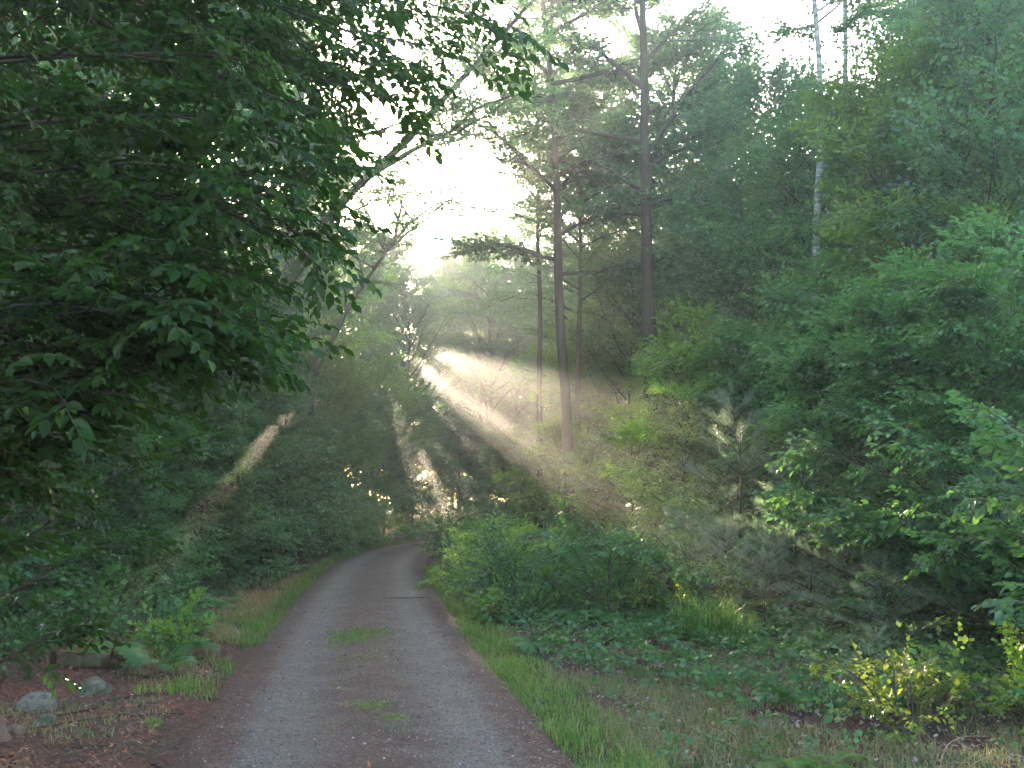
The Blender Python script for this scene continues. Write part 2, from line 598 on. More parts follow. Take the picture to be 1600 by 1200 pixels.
# one ground sheet to the horizon
xs = np.concatenate([[-600, -300, -150, -90], np.arange(-60, -12, 1.0), np.arange(-12, 12, 0.12), np.arange(12, 60, 1.0), [60, 90, 150, 300, 600]])
ys = np.concatenate([[-40, -20], np.arange(-8, 2, 0.5), np.arange(2, 24, 0.12), np.arange(24, 48, 0.35), np.arange(48, 120, 2.0), [120, 160, 220, 300, 450, 700]])
gx, gy = np.meshgrid(xs, ys)
gz = ground(gx, gy)
ny, nx = gx.shape
ii = (np.arange(ny - 1)[:, None] * nx + np.arange(nx - 1)[None, :])
gq = np.stack([ii, ii + 1, ii + nx + 1, ii + nx], -1).reshape(-1, 4)


def ground_mat():
    m, nt, out = new_mat('forest_floor')
    L = nt.links
    tc = N(nt, 'ShaderNodeTexCoord')
    n1 = N(nt, 'ShaderNodeTexNoise', i_Scale=0.9, i_Detail=5.0, i_Roughness=0.6)
    n2 = N(nt, 'ShaderNodeTexNoise', i_Scale=26.0, i_Detail=8.0, i_Roughness=0.75)
    n3 = N(nt, 'ShaderNodeTexVoronoi', i_Scale=45.0)
    for n in (n1, n2, n3):
        L.new(tc.outputs['Object'], n.inputs['Vector'])
    a = ramp(nt, n2.outputs['Fac'], [(0.3, (0.022, 0.009, 0.007)), (0.5, (0.11, 0.036, 0.024)), (0.72, (0.21, 0.085, 0.058))])
    b = ramp(nt, n2.outputs['Fac'], [(0.3, (0.018, 0.014, 0.011)), (0.55, (0.07, 0.05, 0.038)), (0.75, (0.14, 0.11, 0.08))])
    f = ramp(nt, n1.outputs['Fac'], [(0.42, (0, 0, 0)), (0.6, (1, 1, 1))])
    mx = N(nt, 'ShaderNodeMix', data_type='RGBA')
    L.new(f, mx.inputs[0])
    L.new(a, mx.inputs[6])
    L.new(b, mx.inputs[7])
    p = N(nt, 'ShaderNodeBsdfPrincipled')
    p.inputs['Roughness'].default_value = 0.9
    p.inputs['Specular IOR Level'].default_value = 0.25
    L.new(mx.outputs[2], p.inputs['Base Color'])
    ad = N(nt, 'ShaderNodeMath', operation='ADD')
    L.new(n2.outputs['Fac'], ad.inputs[0])
    L.new(n3.outputs['Distance'], ad.inputs[1])
    bp = N(nt, 'ShaderNodeBump')
    bp.inputs['Strength'].default_value = 0.9
    bp.inputs['Distance'].default_value = 0.03
    L.new(ad.outputs[0], bp.inputs['Height'])
    L.new(bp.outputs[0], p.inputs['Normal'])
    L.new(p.outputs[0], out.inputs[0])
    return m


gme = mesh_from('ground', np.stack([gx, gy, gz], -1).reshape(-1, 3), gq, np.zeros(len(gq)), [ground_mat()], True)
tag(link('ground', gme), 'brown needle and leaf strewn forest floor', 'ground', kind='structure')

# the road, a ribbon with two worn wheel tracks
ry = np.concatenate([np.arange(-5, 14, 0.05), np.arange(14, 30, 0.12), np.arange(30, 90, 0.3)])
ru = np.linspace(-1.5, 1.5, 64)
RU, RY = np.meshgrid(ru, ry)
tx = np.gradient(road_x(ry), ry)
nrm = np.sqrt(1 + tx ** 2)
RX = road_x(RY) + RU * (1 / nrm)[:, None]
RYY = RY - RU * (tx / nrm)[:, None]


def road_z(u, x, y):
    rut = -0.022 * np.exp(-((np.abs(u) - 0.68) / 0.26) ** 2)
    crown = 0.012 * np.exp(-(u / 0.3) ** 2)
    edge = -0.09 * np.clip((np.abs(u) - 1.18) / 0.3, 0, 1)
    return rut + crown + edge + 0.005 * wob(x * 2.1, y * 1.9) + 0.003 * np.sin(x * 19 + y * 7) * np.sin(y * 23 - x * 5)


RZ = road_z(RU, RX, RYY)
n2y, n2x = RX.shape
ii = (np.arange(n2y - 1)[:, None] * n2x + np.arange(n2x - 1)[None, :])
rq = np.stack([ii, ii + 1, ii + n2x + 1, ii + n2x], -1).reshape(-1, 4)


def road_mat():
    m, nt, out = new_mat('packed_gravel')
    L = nt.links
    tc = N(nt, 'ShaderNodeTexCoord')
    at_ = N(nt, 'ShaderNodeAttribute', attribute_name='across')
    n1 = N(nt, 'ShaderNodeTexNoise', i_Scale=1.9, i_Detail=8.0, i_Roughness=0.72)
    n5 = N(nt, 'ShaderNodeTexNoise', i_Scale=9.0, i_Detail=6.0, i_Roughness=0.7)
    n2 = N(nt, 'ShaderNodeTexNoise', i_Scale=42.0, i_Detail=8.0, i_Roughness=0.85)
    n3 = N(nt, 'ShaderNodeTexVoronoi', i_Scale=38.0)
    n4 = N(nt, 'ShaderNodeTexVoronoi', i_Scale=90.0)
    for n in (n1, n2, n3, n4, n5):
        L.new(tc.outputs['Object'], n.inputs['Vector'])
    grey = ramp(nt, n2.outputs['Fac'], [(0.37, (0.048, 0.036, 0.032)), (0.5, (0.185, 0.146, 0.130)), (0.64, (0.36, 0.295, 0.265))])
    red = ramp(nt, n2.outputs['Fac'], [(0.32, (0.020, 0.010, 0.008)), (0.5, (0.092, 0.042, 0.034)), (0.70, (0.18, 0.10, 0.08))])
    # where fallen needles gather: the verges and the crown between the tracks
    ab = N(nt, 'ShaderNodeMath', operation='ABSOLUTE')
    L.new(at_.outputs['Fac'], ab.inputs[0])
    prof = ramp(nt, ab.outputs[0], [(0.0, (0.42, 0.42, 0.42)), (0.2, (0.34, 0.34, 0.34)), (0.40, (0.03, 0.03, 0.03)), (0.54, (0.03, 0.03, 0.03)), (0.78, (0.75, 0.75, 0.75))])
    ad = N(nt, 'ShaderNodeMath', operation='ADD')
    L.new(prof, ad.inputs[0])
    L.new(n1.outputs['Fac'], ad.inputs[1])
    ad2 = N(nt, 'ShaderNodeMath', operation='MULTIPLY_ADD')
    L.new(n5.outputs['Fac'], ad2.inputs[0])
    ad2.inputs[1].default_value = 0.9
    L.new(ad.outputs[0], ad2.inputs[2])
    mrf = N(nt, 'ShaderNodeMapRange')
    mrf.inputs[1].default_value = 0.95
    mrf.inputs[2].default_value = 1.42
    L.new(ad2.outputs[0], mrf.inputs[0])
    f = mrf.outputs[0]
    mx = N(nt, 'ShaderNodeMix', data_type='RGBA')
    L.new(f, mx.inputs[0])
    L.new(grey, mx.inputs[6])
    L.new(red, mx.inputs[7])
    dk = N(nt, 'ShaderNodeMapRange')
    dk.inputs[1].default_value = 0.35
    dk.inputs[2].default_value = 0.65
    dk.inputs[3].default_value = 0.62
    dk.inputs[4].default_value = 1.08
    L.new(n5.outputs['Fac'], dk.inputs[0])
    sp = ramp(nt, n4.outputs['Color'], [(0.0, (0.55, 0.55, 0.55)), (0.6, (1, 1, 1)), (1.0, (1.35, 1.35, 1.35))])
    mul = N(nt, 'ShaderNodeMix', data_type='RGBA', blend_type='MULTIPLY')
    mul.inputs[0].default_value = 1.0
    L.new(mx.outputs[2], mul.inputs[6])
    L.new(sp, mul.inputs[7])
    mul2 = N(nt, 'ShaderNodeVectorMath', operation='SCALE')
    L.new(mul.outputs[2], mul2.inputs[0])
    L.new(dk.outputs[0], mul2.inputs['Scale'])
    p = N(nt, 'ShaderNodeBsdfPrincipled')
    p.inputs['Roughness'].default_value = 0.75
    p.inputs['Specular IOR Level'].default_value = 0.35
    L.new(mul2.outputs[0], p.inputs['Base Color'])
    s1 = N(nt, 'ShaderNodeMath', operation='ADD')
    L.new(n2.outputs['Fac'], s1.inputs[0])
    L.new(n3.outputs['Distance'], s1.inputs[1])
    bp = N(nt, 'ShaderNodeBump')
    bp.inputs['Strength'].default_value = 1.0
    bp.inputs['Distance'].default_value = 0.03
    L.new(s1.outputs[0], bp.inputs['Height'])
    L.new(bp.outputs[0], p.inputs['Normal'])
    L.new(p.outputs[0], out.inputs[0])
    return m


rme = mesh_from('road', np.stack([RX, RYY, RZ], -1).reshape(-1, 3), rq, np.zeros(len(rq)), [road_mat()], True)
atr = rme.attributes.new('across', 'FLOAT', 'POINT')
atr.data.foreach_set('value', (RU / 1.5).astype(np.float32).ravel())
tag(link('road', rme), 'grey gravel forest road with two wheel tracks bending right', 'road', kind='structure')

# ------------------------------------------------------------------ gaps in the foliage through which the low sun reaches the ground
BEAMS = []     # (end point, radius)


def beam(px, py, d, r, start=0.2):
    BEAMS.append((at(px, py, d), r, start))


beam(1000, 805, 24, 0.38)
beam(880, 760, 28, 0.12)
beam(704, 815, 31, 0.32)
beam(668, 800, 30, 0.16)
beam(750, 800, 30, 0.12)
beam(392, 712, 19, 0.22)
beam(455, 690, 22, 0.10)
beam(1185, 775, 12.5, 0.30)
beam(1115, 775, 13.3, 0.26)
beam(1138, 675, 13.4, 0.30)
beam(1075, 915, 12.5, 0.16)
beam(1140, 905, 12.5, 0.12)
beam(1395, 1050, 6.9, 0.28)
beam(1210, 1000, 10.3, 0.12)
beam(700, 900, 16.5, 0.12)
beam(860, 600, 36, 0.10)
beam(620, 640, 44, 0.25)
beam(700, 560, 58, 0.34)
beam(640, 560, 62, 0.34)
beam(670, 620, 60, 0.3)
beam(590, 590, 56, 0.35)
beam(730, 520, 66, 0.3)
beam(560, 560, 60, 0.3)
beam(640, 510, 70, 0.7)


def carve_arrays(V, Q, Mi, pad=0.05, leaf_only=False):
    """drop the leaves that stand in the way of the sun gaps (world coordinates)"""
    C = V[Q].mean(1)
    kill = np.zeros(len(Q), bool)
    for P, r, s0 in BEAMS:
        w = C - P
        s = w @ SUN
        dist2 = (w * w).sum(1) - s * s
        kill |= (s > s0) & (dist2 < (r + pad) ** 2)
    if leaf_only:
        kill &= (Mi == 1)     # limbs only, never the trunk
    if not kill.any():
        return None
    Q = Q[~kill]
    Mi = Mi[~kill]
    used = np.unique(Q)
    remap = np.zeros(len(V), np.int32)
    remap[used] = np.arange(len(used))
    return V[used], remap[Q], Mi


def clear_spot(x, y, h, rt=0.3):
    """shift a tree sideways when its trunk would stand in a sun gap"""
    for _ in range(8):
        moved = False
        for P, r, s0 in BEAMS:
            s = (y - P[1]) / SUN[1]
            if s <= 0 or P[2] + s * SUN[2] > h:
                continue
            u = x - (P[0] + s * SUN[0])
            if abs(u) < r + rt:
                x += (r + rt - abs(u) + 0.02) * (1 if u >= 0 else -1)
                moved = True
        if not moved:
            break
    return x


def beam_near(c, R):
    for P, r, s0 in BEAMS:
        w = c - P
        s = w @ SUN
        if s < s0 - R:
            continue
        if (w @ w) - s * s < (R + r) ** 2:
            return True
    return False


# ------------------------------------------------------------------ plants: every plant is an Empty at its foot > trunk (or stem), crown
class Plant:
    """arrays of one plant, root at the origin"""

    def __init__(s, wood, crown, wmats, cmats, wname='trunk', cname='crown'):
        s.wood = wood.arrays()
        s.crown = crown.arrays()
        s.wm, s.cm, s.wname, s.cname = list(wmats) * (2 if len(wmats) == 1 else 1), cmats, wname, cname
        s.wmesh = s.cmesh = None
        s.pad = 0.05
        V = s.crown[0]
        s.c = (V.max(0) + V.min(0)) / 2 if len(V) else np.zeros(3)
        s.R = float(np.linalg.norm(V.max(0) - V.min(0)) / 2) if len(V) else 0

    def place(s, name, loc, label, cat, group=None, rz=0.0, sc=1.0, carve=True, tilt=(0, 0), szz=1.0):
        root = link(name, None, None, tuple(loc))
        root.rotation_euler = (tilt[0], tilt[1], rz)
        root.scale = (sc, sc, sc * szz)
        root.empty_display_size = 0.2
        tag(root, label, cat, group)
        if len(s.wood[0]):
            if s.wmesh is None:
                s.wmesh = mesh_from(s.wname, *s.wood, s.wm, True)
            wo = link(s.wname, s.wmesh, root)
        Mx = Matrix.LocRotScale(Vector(loc), root.rotation_euler, root.scale)
        A = np.array(Mx)
        me = None
        if carve and beam_near(A[:3, :3] @ s.c + A[:3, 3], s.R * sc * max(1, szz)):
            V = s.crown[0] @ A[:3, :3].T + A[:3, 3]
            res = carve_arrays(V, s.crown[1], s.crown[2], s.pad)
            Ai = np.linalg.inv(A)
            if len(s.wood[0]):
                V = s.wood[0] @ A[:3, :3].T + A[:3, 3]
                rw = carve_arrays(V, s.wood[1], s.wood[2], 0.03, True)
                if rw is not None:
                    wo.data = mesh_from(s.wname, rw[0] @ Ai[:3, :3].T + Ai[:3, 3], rw[1], rw[2], s.wm, True)
            if res is not None:
                V2, Q2, M2 = res
                V2 = V2 @ Ai[:3, :3].T + Ai[:3, 3]
                me = mesh_from(s.cname, V2, Q2, M2, s.cm)
        if me is None:
            if s.cmesh is None:
                s.cmesh = mesh_from(s.cname, *s.crown, s.cm)
            me = s.cmesh
        link(s.cname, me, root)
        return root


def make_tree(seed, height, r0, crown_from, crown_w, nlimb, kind='beech', leaf='leaf_green', bark='bark_grey', lean=0.02,
              shape='oval', spacing=0.3, path=None, scale=1.0, up=0.35, jit=0.4, lift=0.25, sag=0.12, nside=8, limb_filter=None, rtop=0.15, side_len=0.38, side_from=0.2):
    rng = np.random.default_rng(seed)
    wood, crown = Acc(), Acc()
    if path is None:
        a = rng.uniform(0, 6.28)
        pts = []
        for k in range(7):
            t = k / 6
            pts.append([math.cos(a) * lean * height * t * t + rng.normal(0, 0.006 * height) * (k > 0), math.sin(a) * lean * height * t * t + rng.normal(0, 0.006 * height) * (k > 0), height * t - 0.15 * (k == 0)])
        path = smooth_path(pts, 26)
    else:
        path = smooth_path(path, 34)
    n = len(path)
    tt = np.linspace(0, 1, n)
    rad = r0 * ((1 - tt) * (1 - rtop) + rtop) * (1 + 0.3 * np.exp(-tt * n * 0.8))
    tube(wood, path, rad, 10, 0, rng, 0.05)
    P, D = [], []
    for k in range(nlimb):
        u = (k + rng.uniform(0, 0.9)) / nlimb
        t = crown_from + (0.98 - crown_from) * u
        p, tg = path_at(path, t)
        az = k * 2.399 + rng.normal(0, 0.5)
        if shape == 'oval':
            ln = crown_w * (0.35 + 0.75 * math.sin(math.pi * min(1, 0.12 + 0.85 * u)))
        elif shape == 'cone':
            ln = crown_w * (1.05 - 0.85 * u)
        else:  # umbrella, widest at the top
            ln = crown_w * (0.5 + 0.6 * u)
        ln *= rng.uniform(0.7, 1.2)
        el = up + (0.5 * u) + rng.normal(0, 0.12)
        d = np.array([math.cos(az) * math.cos(el), math.sin(az) * math.cos(el), math.sin(el)])
        if limb_filter is not None and not limb_filter(p, d, ln):
            continue
        bough(wood, P, D, rng, p, d, ln, max(0.008, min(r0 * 0.45, 0.018 * ln + 0.004)), spacing, lift, sag, side_len, side_from, nside, bare=max(0.15, side_from))
    p, tg = path[-1], unit(path[-1] - path[-2])
    for k in range(4):
        P.append(p - tg * 0.2 * k)
        D.append(tg + rng.normal(0, 0.6, 3))
    stamp(crown, kind, P, D, rng, scale, jit)
    return Plant(wood, crown, [M[bark]], [M[leaf], M['twig']])


def make_bush(seed, height, width, stems, kind='small', leaf='leaf_low', spacing=0.16, scale=1.0, jit=0.4, wname='stem', cname='foliage', nside=5, up=0.9):
    rng = np.random.default_rng(seed)
    wood, crown = Acc(), Acc()
    P, D = [], []
    for k in range(stems):
        az = k * 2.399 + rng.normal(0, 0.4)
        sp = rng.uniform(0.1, 1.0) ** 0.7
        d = unit(np.array([math.cos(az) * sp * width / height, math.sin(az) * sp * width / height, up]))
        ln = height * rng.uniform(0.65, 1.1)
        p0 = np.array([math.cos(az), math.sin(az), 0]) * 0.08 * width - np.array([0, 0, 0.04])
        bough(wood, P, D, rng, p0, d, ln, 0.006 + 0.006 * height, spacing, 0.1, 0.5, 0.5, 0.12, nside, 4, 0.1)
    stamp(crown, kind, P, D, rng, scale, jit)
    return Plant(wood, crown, [M['twig']], [M[leaf], M['twig']], wname, cname)


def make_pine(seed, height, width, whorls=7, fine=True):
    rng = np.random.default_rng(seed)
    wood, crown = Acc(), Acc()
    pts = smooth_path([[0, 0, -0.05], [rng.normal(0, .03), rng.normal(0, .03), height * .35], [rng.normal(0, .05), rng.normal(0, .05), height * .7], [rng.normal(0, .05), rng.normal(0, .05), height]], 14)
    tube(wood, pts, np.linspace(0.022, 0.005, 14) * height / 2.5, 6)
    P, D = [], []
    for w in range(whorls):
        u = (w + 0.5) / whorls
        t = 0.15 + 0.8 * u
        p, tg = path_at(pts, t)
        for k in range(5):
            az = k * 1.2566 + w + rng.normal(0, 0.25)
            ln = width * (1.05 - 0.8 * u) * rng.uniform(0.7, 1.15)
            el = 0.25 + 0.4 * u
            d = np.array([math.cos(az) * math.cos(el), math.sin(az) * math.cos(el), math.sin(el)])
            q = [p, p + d * ln * .5, p + d * ln + np.array([0, 0, .06 * ln])]
            tube(wood, q, [0.008, 0.005, 0.003], 4)
            m = max(2, int(ln / 0.11))
            for j in range(m):
                v = 0.3 + 0.7 * (j + 0.7) / m
                b = p + (q[2] - p) * v
                a2 = rng.uniform(-0.9, 0.9) if j < m - 1 else 0
                c2, s2 = math.cos(a2), math.sin(a2)
                P.append(b)
                D.append([d[0] * c2 - d[1] * s2, d[0] * s2 + d[1] * c2, d[2] + 0.25])
    for k in range(5):
        P.append(pts[-1] - np.array([0, 0, 0.1 * k]))
        D.append(UP + rng.normal(0, 0.35, 3))
    stamp(crown, 'pine_fine' if fine else 'pine', P, D, rng, 1.0, 0.4)
    return Plant(wood, crown, [M['bark_dark']], [M['needle'], M['twig']], 'trunk', 'needles')


def make_fern(seed, n=9, L=1.0, kind='frond', leaf='fern'):
    rng = np.random.default_rng(seed)
    V_, acc = None, Acc()
    P = [rng.normal(0, 0.02, 3) * [1, 1, 0] for _ in range(n)]
    D = []
    for k in range(n):
        a = k * 6.283 / n + rng.normal(0, 0.25)
        D.append([math.cos(a), math.sin(a), rng.uniform(0.05, 0.4)])
    stamp(acc, kind, P, D, rng, L, 0.15)
    V, Q, Mi = acc.arrays()
    p = Plant(Acc(), acc, [M['twig']], [M[leaf], M['fern']], 'stem', 'fronds')
    return p


ORD = ['first', 'second', 'third', 'fourth', 'fifth', 'sixth', 'seventh', 'eighth', 'ninth', 'tenth', 'eleventh', 'twelfth', 'thirteenth',
       'fourteenth', 'fifteenth', 'sixteenth', 'seventeenth', 'eighteenth', 'nineteenth', 'twentieth', 'twenty-first', 'twenty-second', 'twenty-third',
       'twenty-fourth', 'twenty-fifth', 'twenty-sixth', 'twenty-seventh', 'twenty-eighth', 'twenty-ninth', 'thirtieth']

#PLANTS
# ------------------------------------------------------------------ the near beech whose boughs hang in from the left
rng = np.random.default_rng(7)
root = np.array([-3.5, 4.3, 0.0])
root[2] = float(ground(root[0], root[1]))
wood, crown = Acc(), Acc()
tp = smooth_path([[0, 0, -0.1], [0.05, 0, 1.5], [0.12, 0.05, 3.2], [0.1, 0.1, 5.0], [0.2, 0.1, 6.6]], 20)
tube(wood, tp, np.linspace(0.11, 0.05, 20), 10, 0, rng, 0.04)
P, D = [], []
ends = [(735, -20, 5.6, 4.4), (700, 45, 5.2, 4.2), (640, 100, 4.9, 4.0), (585, 150, 4.8, 3.8), (540, 190, 4.6, 3.6), (500, 95, 5.4, 4.6), (300, -120, 5.0, 5.4), (500, -150, 5.5, 5.6), (100, -100, 4.5, 5.0), (200, -260, 5.0, 6.0), (-50, -60, 4.0, 4.6), (400, -300, 6.0, 6.4), (0, 300, 4.0, 3.2), (-100, 100, 3.6, 3.8),
        (600, 20, 6.2, 5.0), (520, 150, 5.8, 4.2), (480, 40, 6.4, 5.2), (500, 235, 4.4, 3.4), (460, 300, 4.3, 3.0), (500, 375, 4.3, 2.9), (480, 330, 4.6, 3.0),
        (430, 430, 4.4, 2.7), (425, 500, 4.3, 2.4), (400, 530, 4.5, 2.2), (350, 560, 4.4, 2.0), (270, 560, 4.3, 1.8), (200, 540, 4.8, 1.7),
        (150, 620, 4.6, 1.5), (110, 700, 4.8, 1.3), (90, 640, 4.2, 1.4), (50, 760, 4.6, 1.1), (20, 850, 4.5, 1.0), (400, 420, 5.0, 2.6), (350, 480, 4.8, 2.3),
        (340, 330, 5.4, 3.2), (300, 240, 5.6, 3.8), (380, 180, 5.8, 4.2), (250, 120, 6.2, 4.8), (330, 90, 6.6, 5.2), (150, 60, 6.2, 5.2), (60, 130, 5.6, 4.6), (220, 340, 5.2, 3.2),
        (120, 260, 5.4, 3.8), (280, 430, 4.4, 2.5), (200, 500, 5.0, 2.0), (90, 420, 5.0, 2.6), (300, 540, 5.2, 1.9), (100, 590, 4.9, 1.7), (420, 360, 5.6, 3.0), (440, 250, 6.0, 3.6),
        (180, 620, 4.0, 1.6), (260, 500, 4.0, 2.1), (380, 510, 4.0, 2.2), (20, 700, 4.4, 1.3), (240, 200, 5.0, 4.0), (400, 60, 5.6, 4.8)]
ro = np.random.default_rng(70)
over = [(np.array([ro.uniform(-4.4, -0.9), ro.uniform(1.2, 6.5), ro.uniform(4.6, 6.6)]), 6.2) for _ in range(22)]  # unseen overhead boughs, added to shade the hanging leaves from the sky
for it in ends + over:
    if len(it) == 2:
        e, h = it[0] - root, it[1]
    else:
        px, py, d, h = it
        e = at(px - 35 if py > 150 else px, py, d) - root
    hz = min(h, e[2] + 0.9)
    i = int(np.clip(hz / 6.6, 0.05, 0.98) * 19)
    s0 = tp[i]
    mid = (s0 + e) / 2 + np.array([0, 0, 0.22 * abs(e[0] - s0[0]) * 0.5]) + rng.normal(0, 0.08, 3)
    q = s0 * 0.25 + mid * 0.6 + e * 0.15
    bp = smooth_path([s0, q, mid * 0.45 + e * 0.55 + [0, 0, 0.05], e], 9)
    bough(wood, P, D, rng, None, None, None, 0.015, 0.15, pts=bp, side_len=0.36, side_from=0.2, nside=10, bare=0.3)
stamp(crown, 'beech_fine', P, D, rng, 1.0, 0.38)
Plant(wood, crown, [M['bark_dark']], [M['leaf_shaded'], M['twig']]).place('beech_tree', root,
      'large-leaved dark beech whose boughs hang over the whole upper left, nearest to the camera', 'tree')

# ------------------------------------------------------------------ tall trees with trunks one can follow


def pix_tree(name, label, base_px, d, pts, r0, seed, cf, cw, nl, kind='oak', leaf='leaf_oak', bark='bark_dark', extra=None, **kw):
    b = gpt(base_px, d)
    path = [[0, 0, -0.2]] + [list(at(px, py, (dd[0] if dd else d)) - b) for px, py, *dd in pts]
    pl = make_tree(seed, 20, r0, cf, cw, nl, kind, leaf, bark, path=path, **kw)
    return pl.place(name, b, label, 'tree')


pix_tree('oak_tree', 'slender dark-trunked oak right of the road, its stem bending left towards the top', 893, 25,
         [(886, 660), (874, 480), (870, 300), (862, 140), (848, 0), (838, -170), (830, -350)], 0.15, 11, 0.32, 4.3, 42, up=0.3, spacing=0.24, nside=12, side_len=0.5, side_from=0.15, scale=1.15, limb_filter=lambda p, d, l: d[1] > -0.25)
pix_tree('oak_tree', 'thick straight dark-trunked oak with a swelling low on its stem, right of the slender one', 1018, 24,
         [(1016, 560), (1012, 440), (1009, 300), (1007, 150), (1004, 0), (1002, -160), (1000, -330)], 0.20, 12, 0.36, 4.0, 40, up=0.3, spacing=0.24, nside=12, side_len=0.5, side_from=0.3, scale=1.15, limb_filter=lambda p, d, l: d[1] > -0.05)
pix_tree('young_tree', 'thin dark stem close behind the slender oak, on its right', 903, 29,
         [(903, 620), (905, 500), (907, 390), (905, 280), (912, 180)], 0.10, 13, 0.45, 2.2, 20, 'beech', 'leaf_green', spacing=0.28)
pix_tree('young_tree', 'thin grey stem just left of the slender oak', 843, 31,
         [(843, 600), (844, 480), (840, 370), (842, 260), (838, 150), (832, 60)], 0.10, 14, 0.42, 2.3, 22, 'oak', 'leaf_oak', spacing=0.3)
pix_tree('birch_tree', 'white-barked birch with dark patches and a crooked top, tallest pale stem on the right', 1268, 16.5,
         [(1270, 640), (1275, 480), (1277, 350), (1282, 220), (1281, 120), (1274, 20), (1266, -80)], 0.085, 15, 0.78, 1.1, 8, 'beech', 'leaf_green', 'birch', spacing=0.4, rtop=0.4)
pix_tree('birch_tree', 'slim pale stem standing against the white sky right of the white birch', 1326, 21,
         [(1326, 520), (1324, 350), (1320, 200), (1321, 80), (1320, -40), (1316, -140)], 0.085, 16, 0.88, 0.9, 4, 'beech', 'leaf_green', 'birch', spacing=0.45, rtop=0.45)
pix_tree('birch_tree', 'thinnest grey stem against the sky, between the two on its sides at upper right', 1414, 22,
         [(1414, 460), (1412, 300), (1407, 180), (1405, 60), (1402, -60)], 0.065, 17, 0.85, 0.9, 5, 'beech', 'leaf_green', 'bark_grey', spacing=0.45, rtop=0.35)
pix_tree('birch_tree', 'grey upright stem at upper right with leafy sides, rising out of the right-hand thicket', 1480, 19.5,
         [(1478, 500), (1474, 330), (1470, 200), (1467, 90), (1463, -20), (1460, -140)], 0.10, 18, 0.6, 1.8, 16, 'beech', 'leaf_green', 'bark_grey', spacing=0.35, rtop=0.4)
pix_tree('maple_tree', 'straight grey trunk on the left beyond the near boughs, standing in the dark', 424, 31,
         [(432, 640), (446, 500), (455, 380), (466, 250), (472, 120), (480, -20), (486, -180)], 0.25, 19, 0.42, 3.2, 28, 'beech', 'leaf_green', 'bark_grey')
pix_tree('maple_tree', 'thin leaning stem that slants up to the right under the big slanting one', 476, 32,
         [(490, 600), (520, 530), (548, 475), (585, 420), (615, 378), (650, 335), (690, 280)], 0.11, 20, 0.45, 2.4, 20, 'beech', 'leaf_green', 'bark_grey', spacing=0.3)

# the big slanting tree over the road
b = gpt(300, 21)
rg = np.random.default_rng(31)
wood, crown = Acc(), Acc()
A_ = lambda px, py, d=21: at(px, py, d) - b
main = smooth_path([[0, 0, -0.2], A_(350, 700), A_(400, 520), A_(470, 410), A_(520, 335), A_(565, 285), A_(640, 215), A_(715, 130), A_(775, 65), A_(850, -20)], 40)
tube(wood, main, np.linspace(0.17, 0.03, 40), 10, 0, rg, 0.06)
fork = smooth_path([A_(562, 287), A_(600, 262), A_(650, 232), A_(705, 205), A_(745, 170), A_(800, 150)], 16)
tube(wood, fork, np.linspace(0.07, 0.02, 16), 7, 0, rg, 0.06)
arm = smooth_path([A_(378, 570), A_(405, 400), A_(428, 290), A_(480, 248), A_(555, 213), A_(630, 206), A_(700, 213), A_(740, 190)], 24)
tube(wood, arm, np.linspace(0.085, 0.02, 24), 7, 0, rg, 0.06)
P, D = [], []
for path, t0, t1, k_, ln in ((main, 0.62, 1.0, 13, 2.0), (fork, 0.4, 1.0, 7, 1.5), (arm, 0.25, 1.0, 13, 1.5), (main, 0.12, 0.5, 14, 2.2)):
    for k in range(k_):
        p, tg = path_at(path, t0 + (t1 - t0) * (k + rg.uniform(0, 1)) / k_)
        az = rg.uniform(0, 6.28)
        bough(wood, P, D, rg, p, unit(np.array([math.cos(az), math.sin(az), rg.uniform(-.1, .7)]) + tg * 0.5), ln * rg.uniform(.6, 1.2), 0.022, 0.28, nside=6)
stamp(crown, 'beech', P, D, rg, 0.9, 0.45)
Plant(wood, crown, [M['bark_moss']], [M['leaf_green'], M['twig']]).place('maple_tree', b,
      'mossy forked tree leaning far over the road from the left, dark against the white sky', 'tree')

# the crooked mossy trunk seen through the near boughs
pix_tree('maple_tree', 'leaning mossy trunk glimpsed through the near boughs at far upper left', 60, 13,
         [(90, 640), (120, 480), (165, 320), (200, 200), (240, 100), (300, -20), (350, -120)], 0.15, 33, 0.5, 2.2, 18, 'beech', 'leaf_green', 'bark_moss', rtop=0.4)

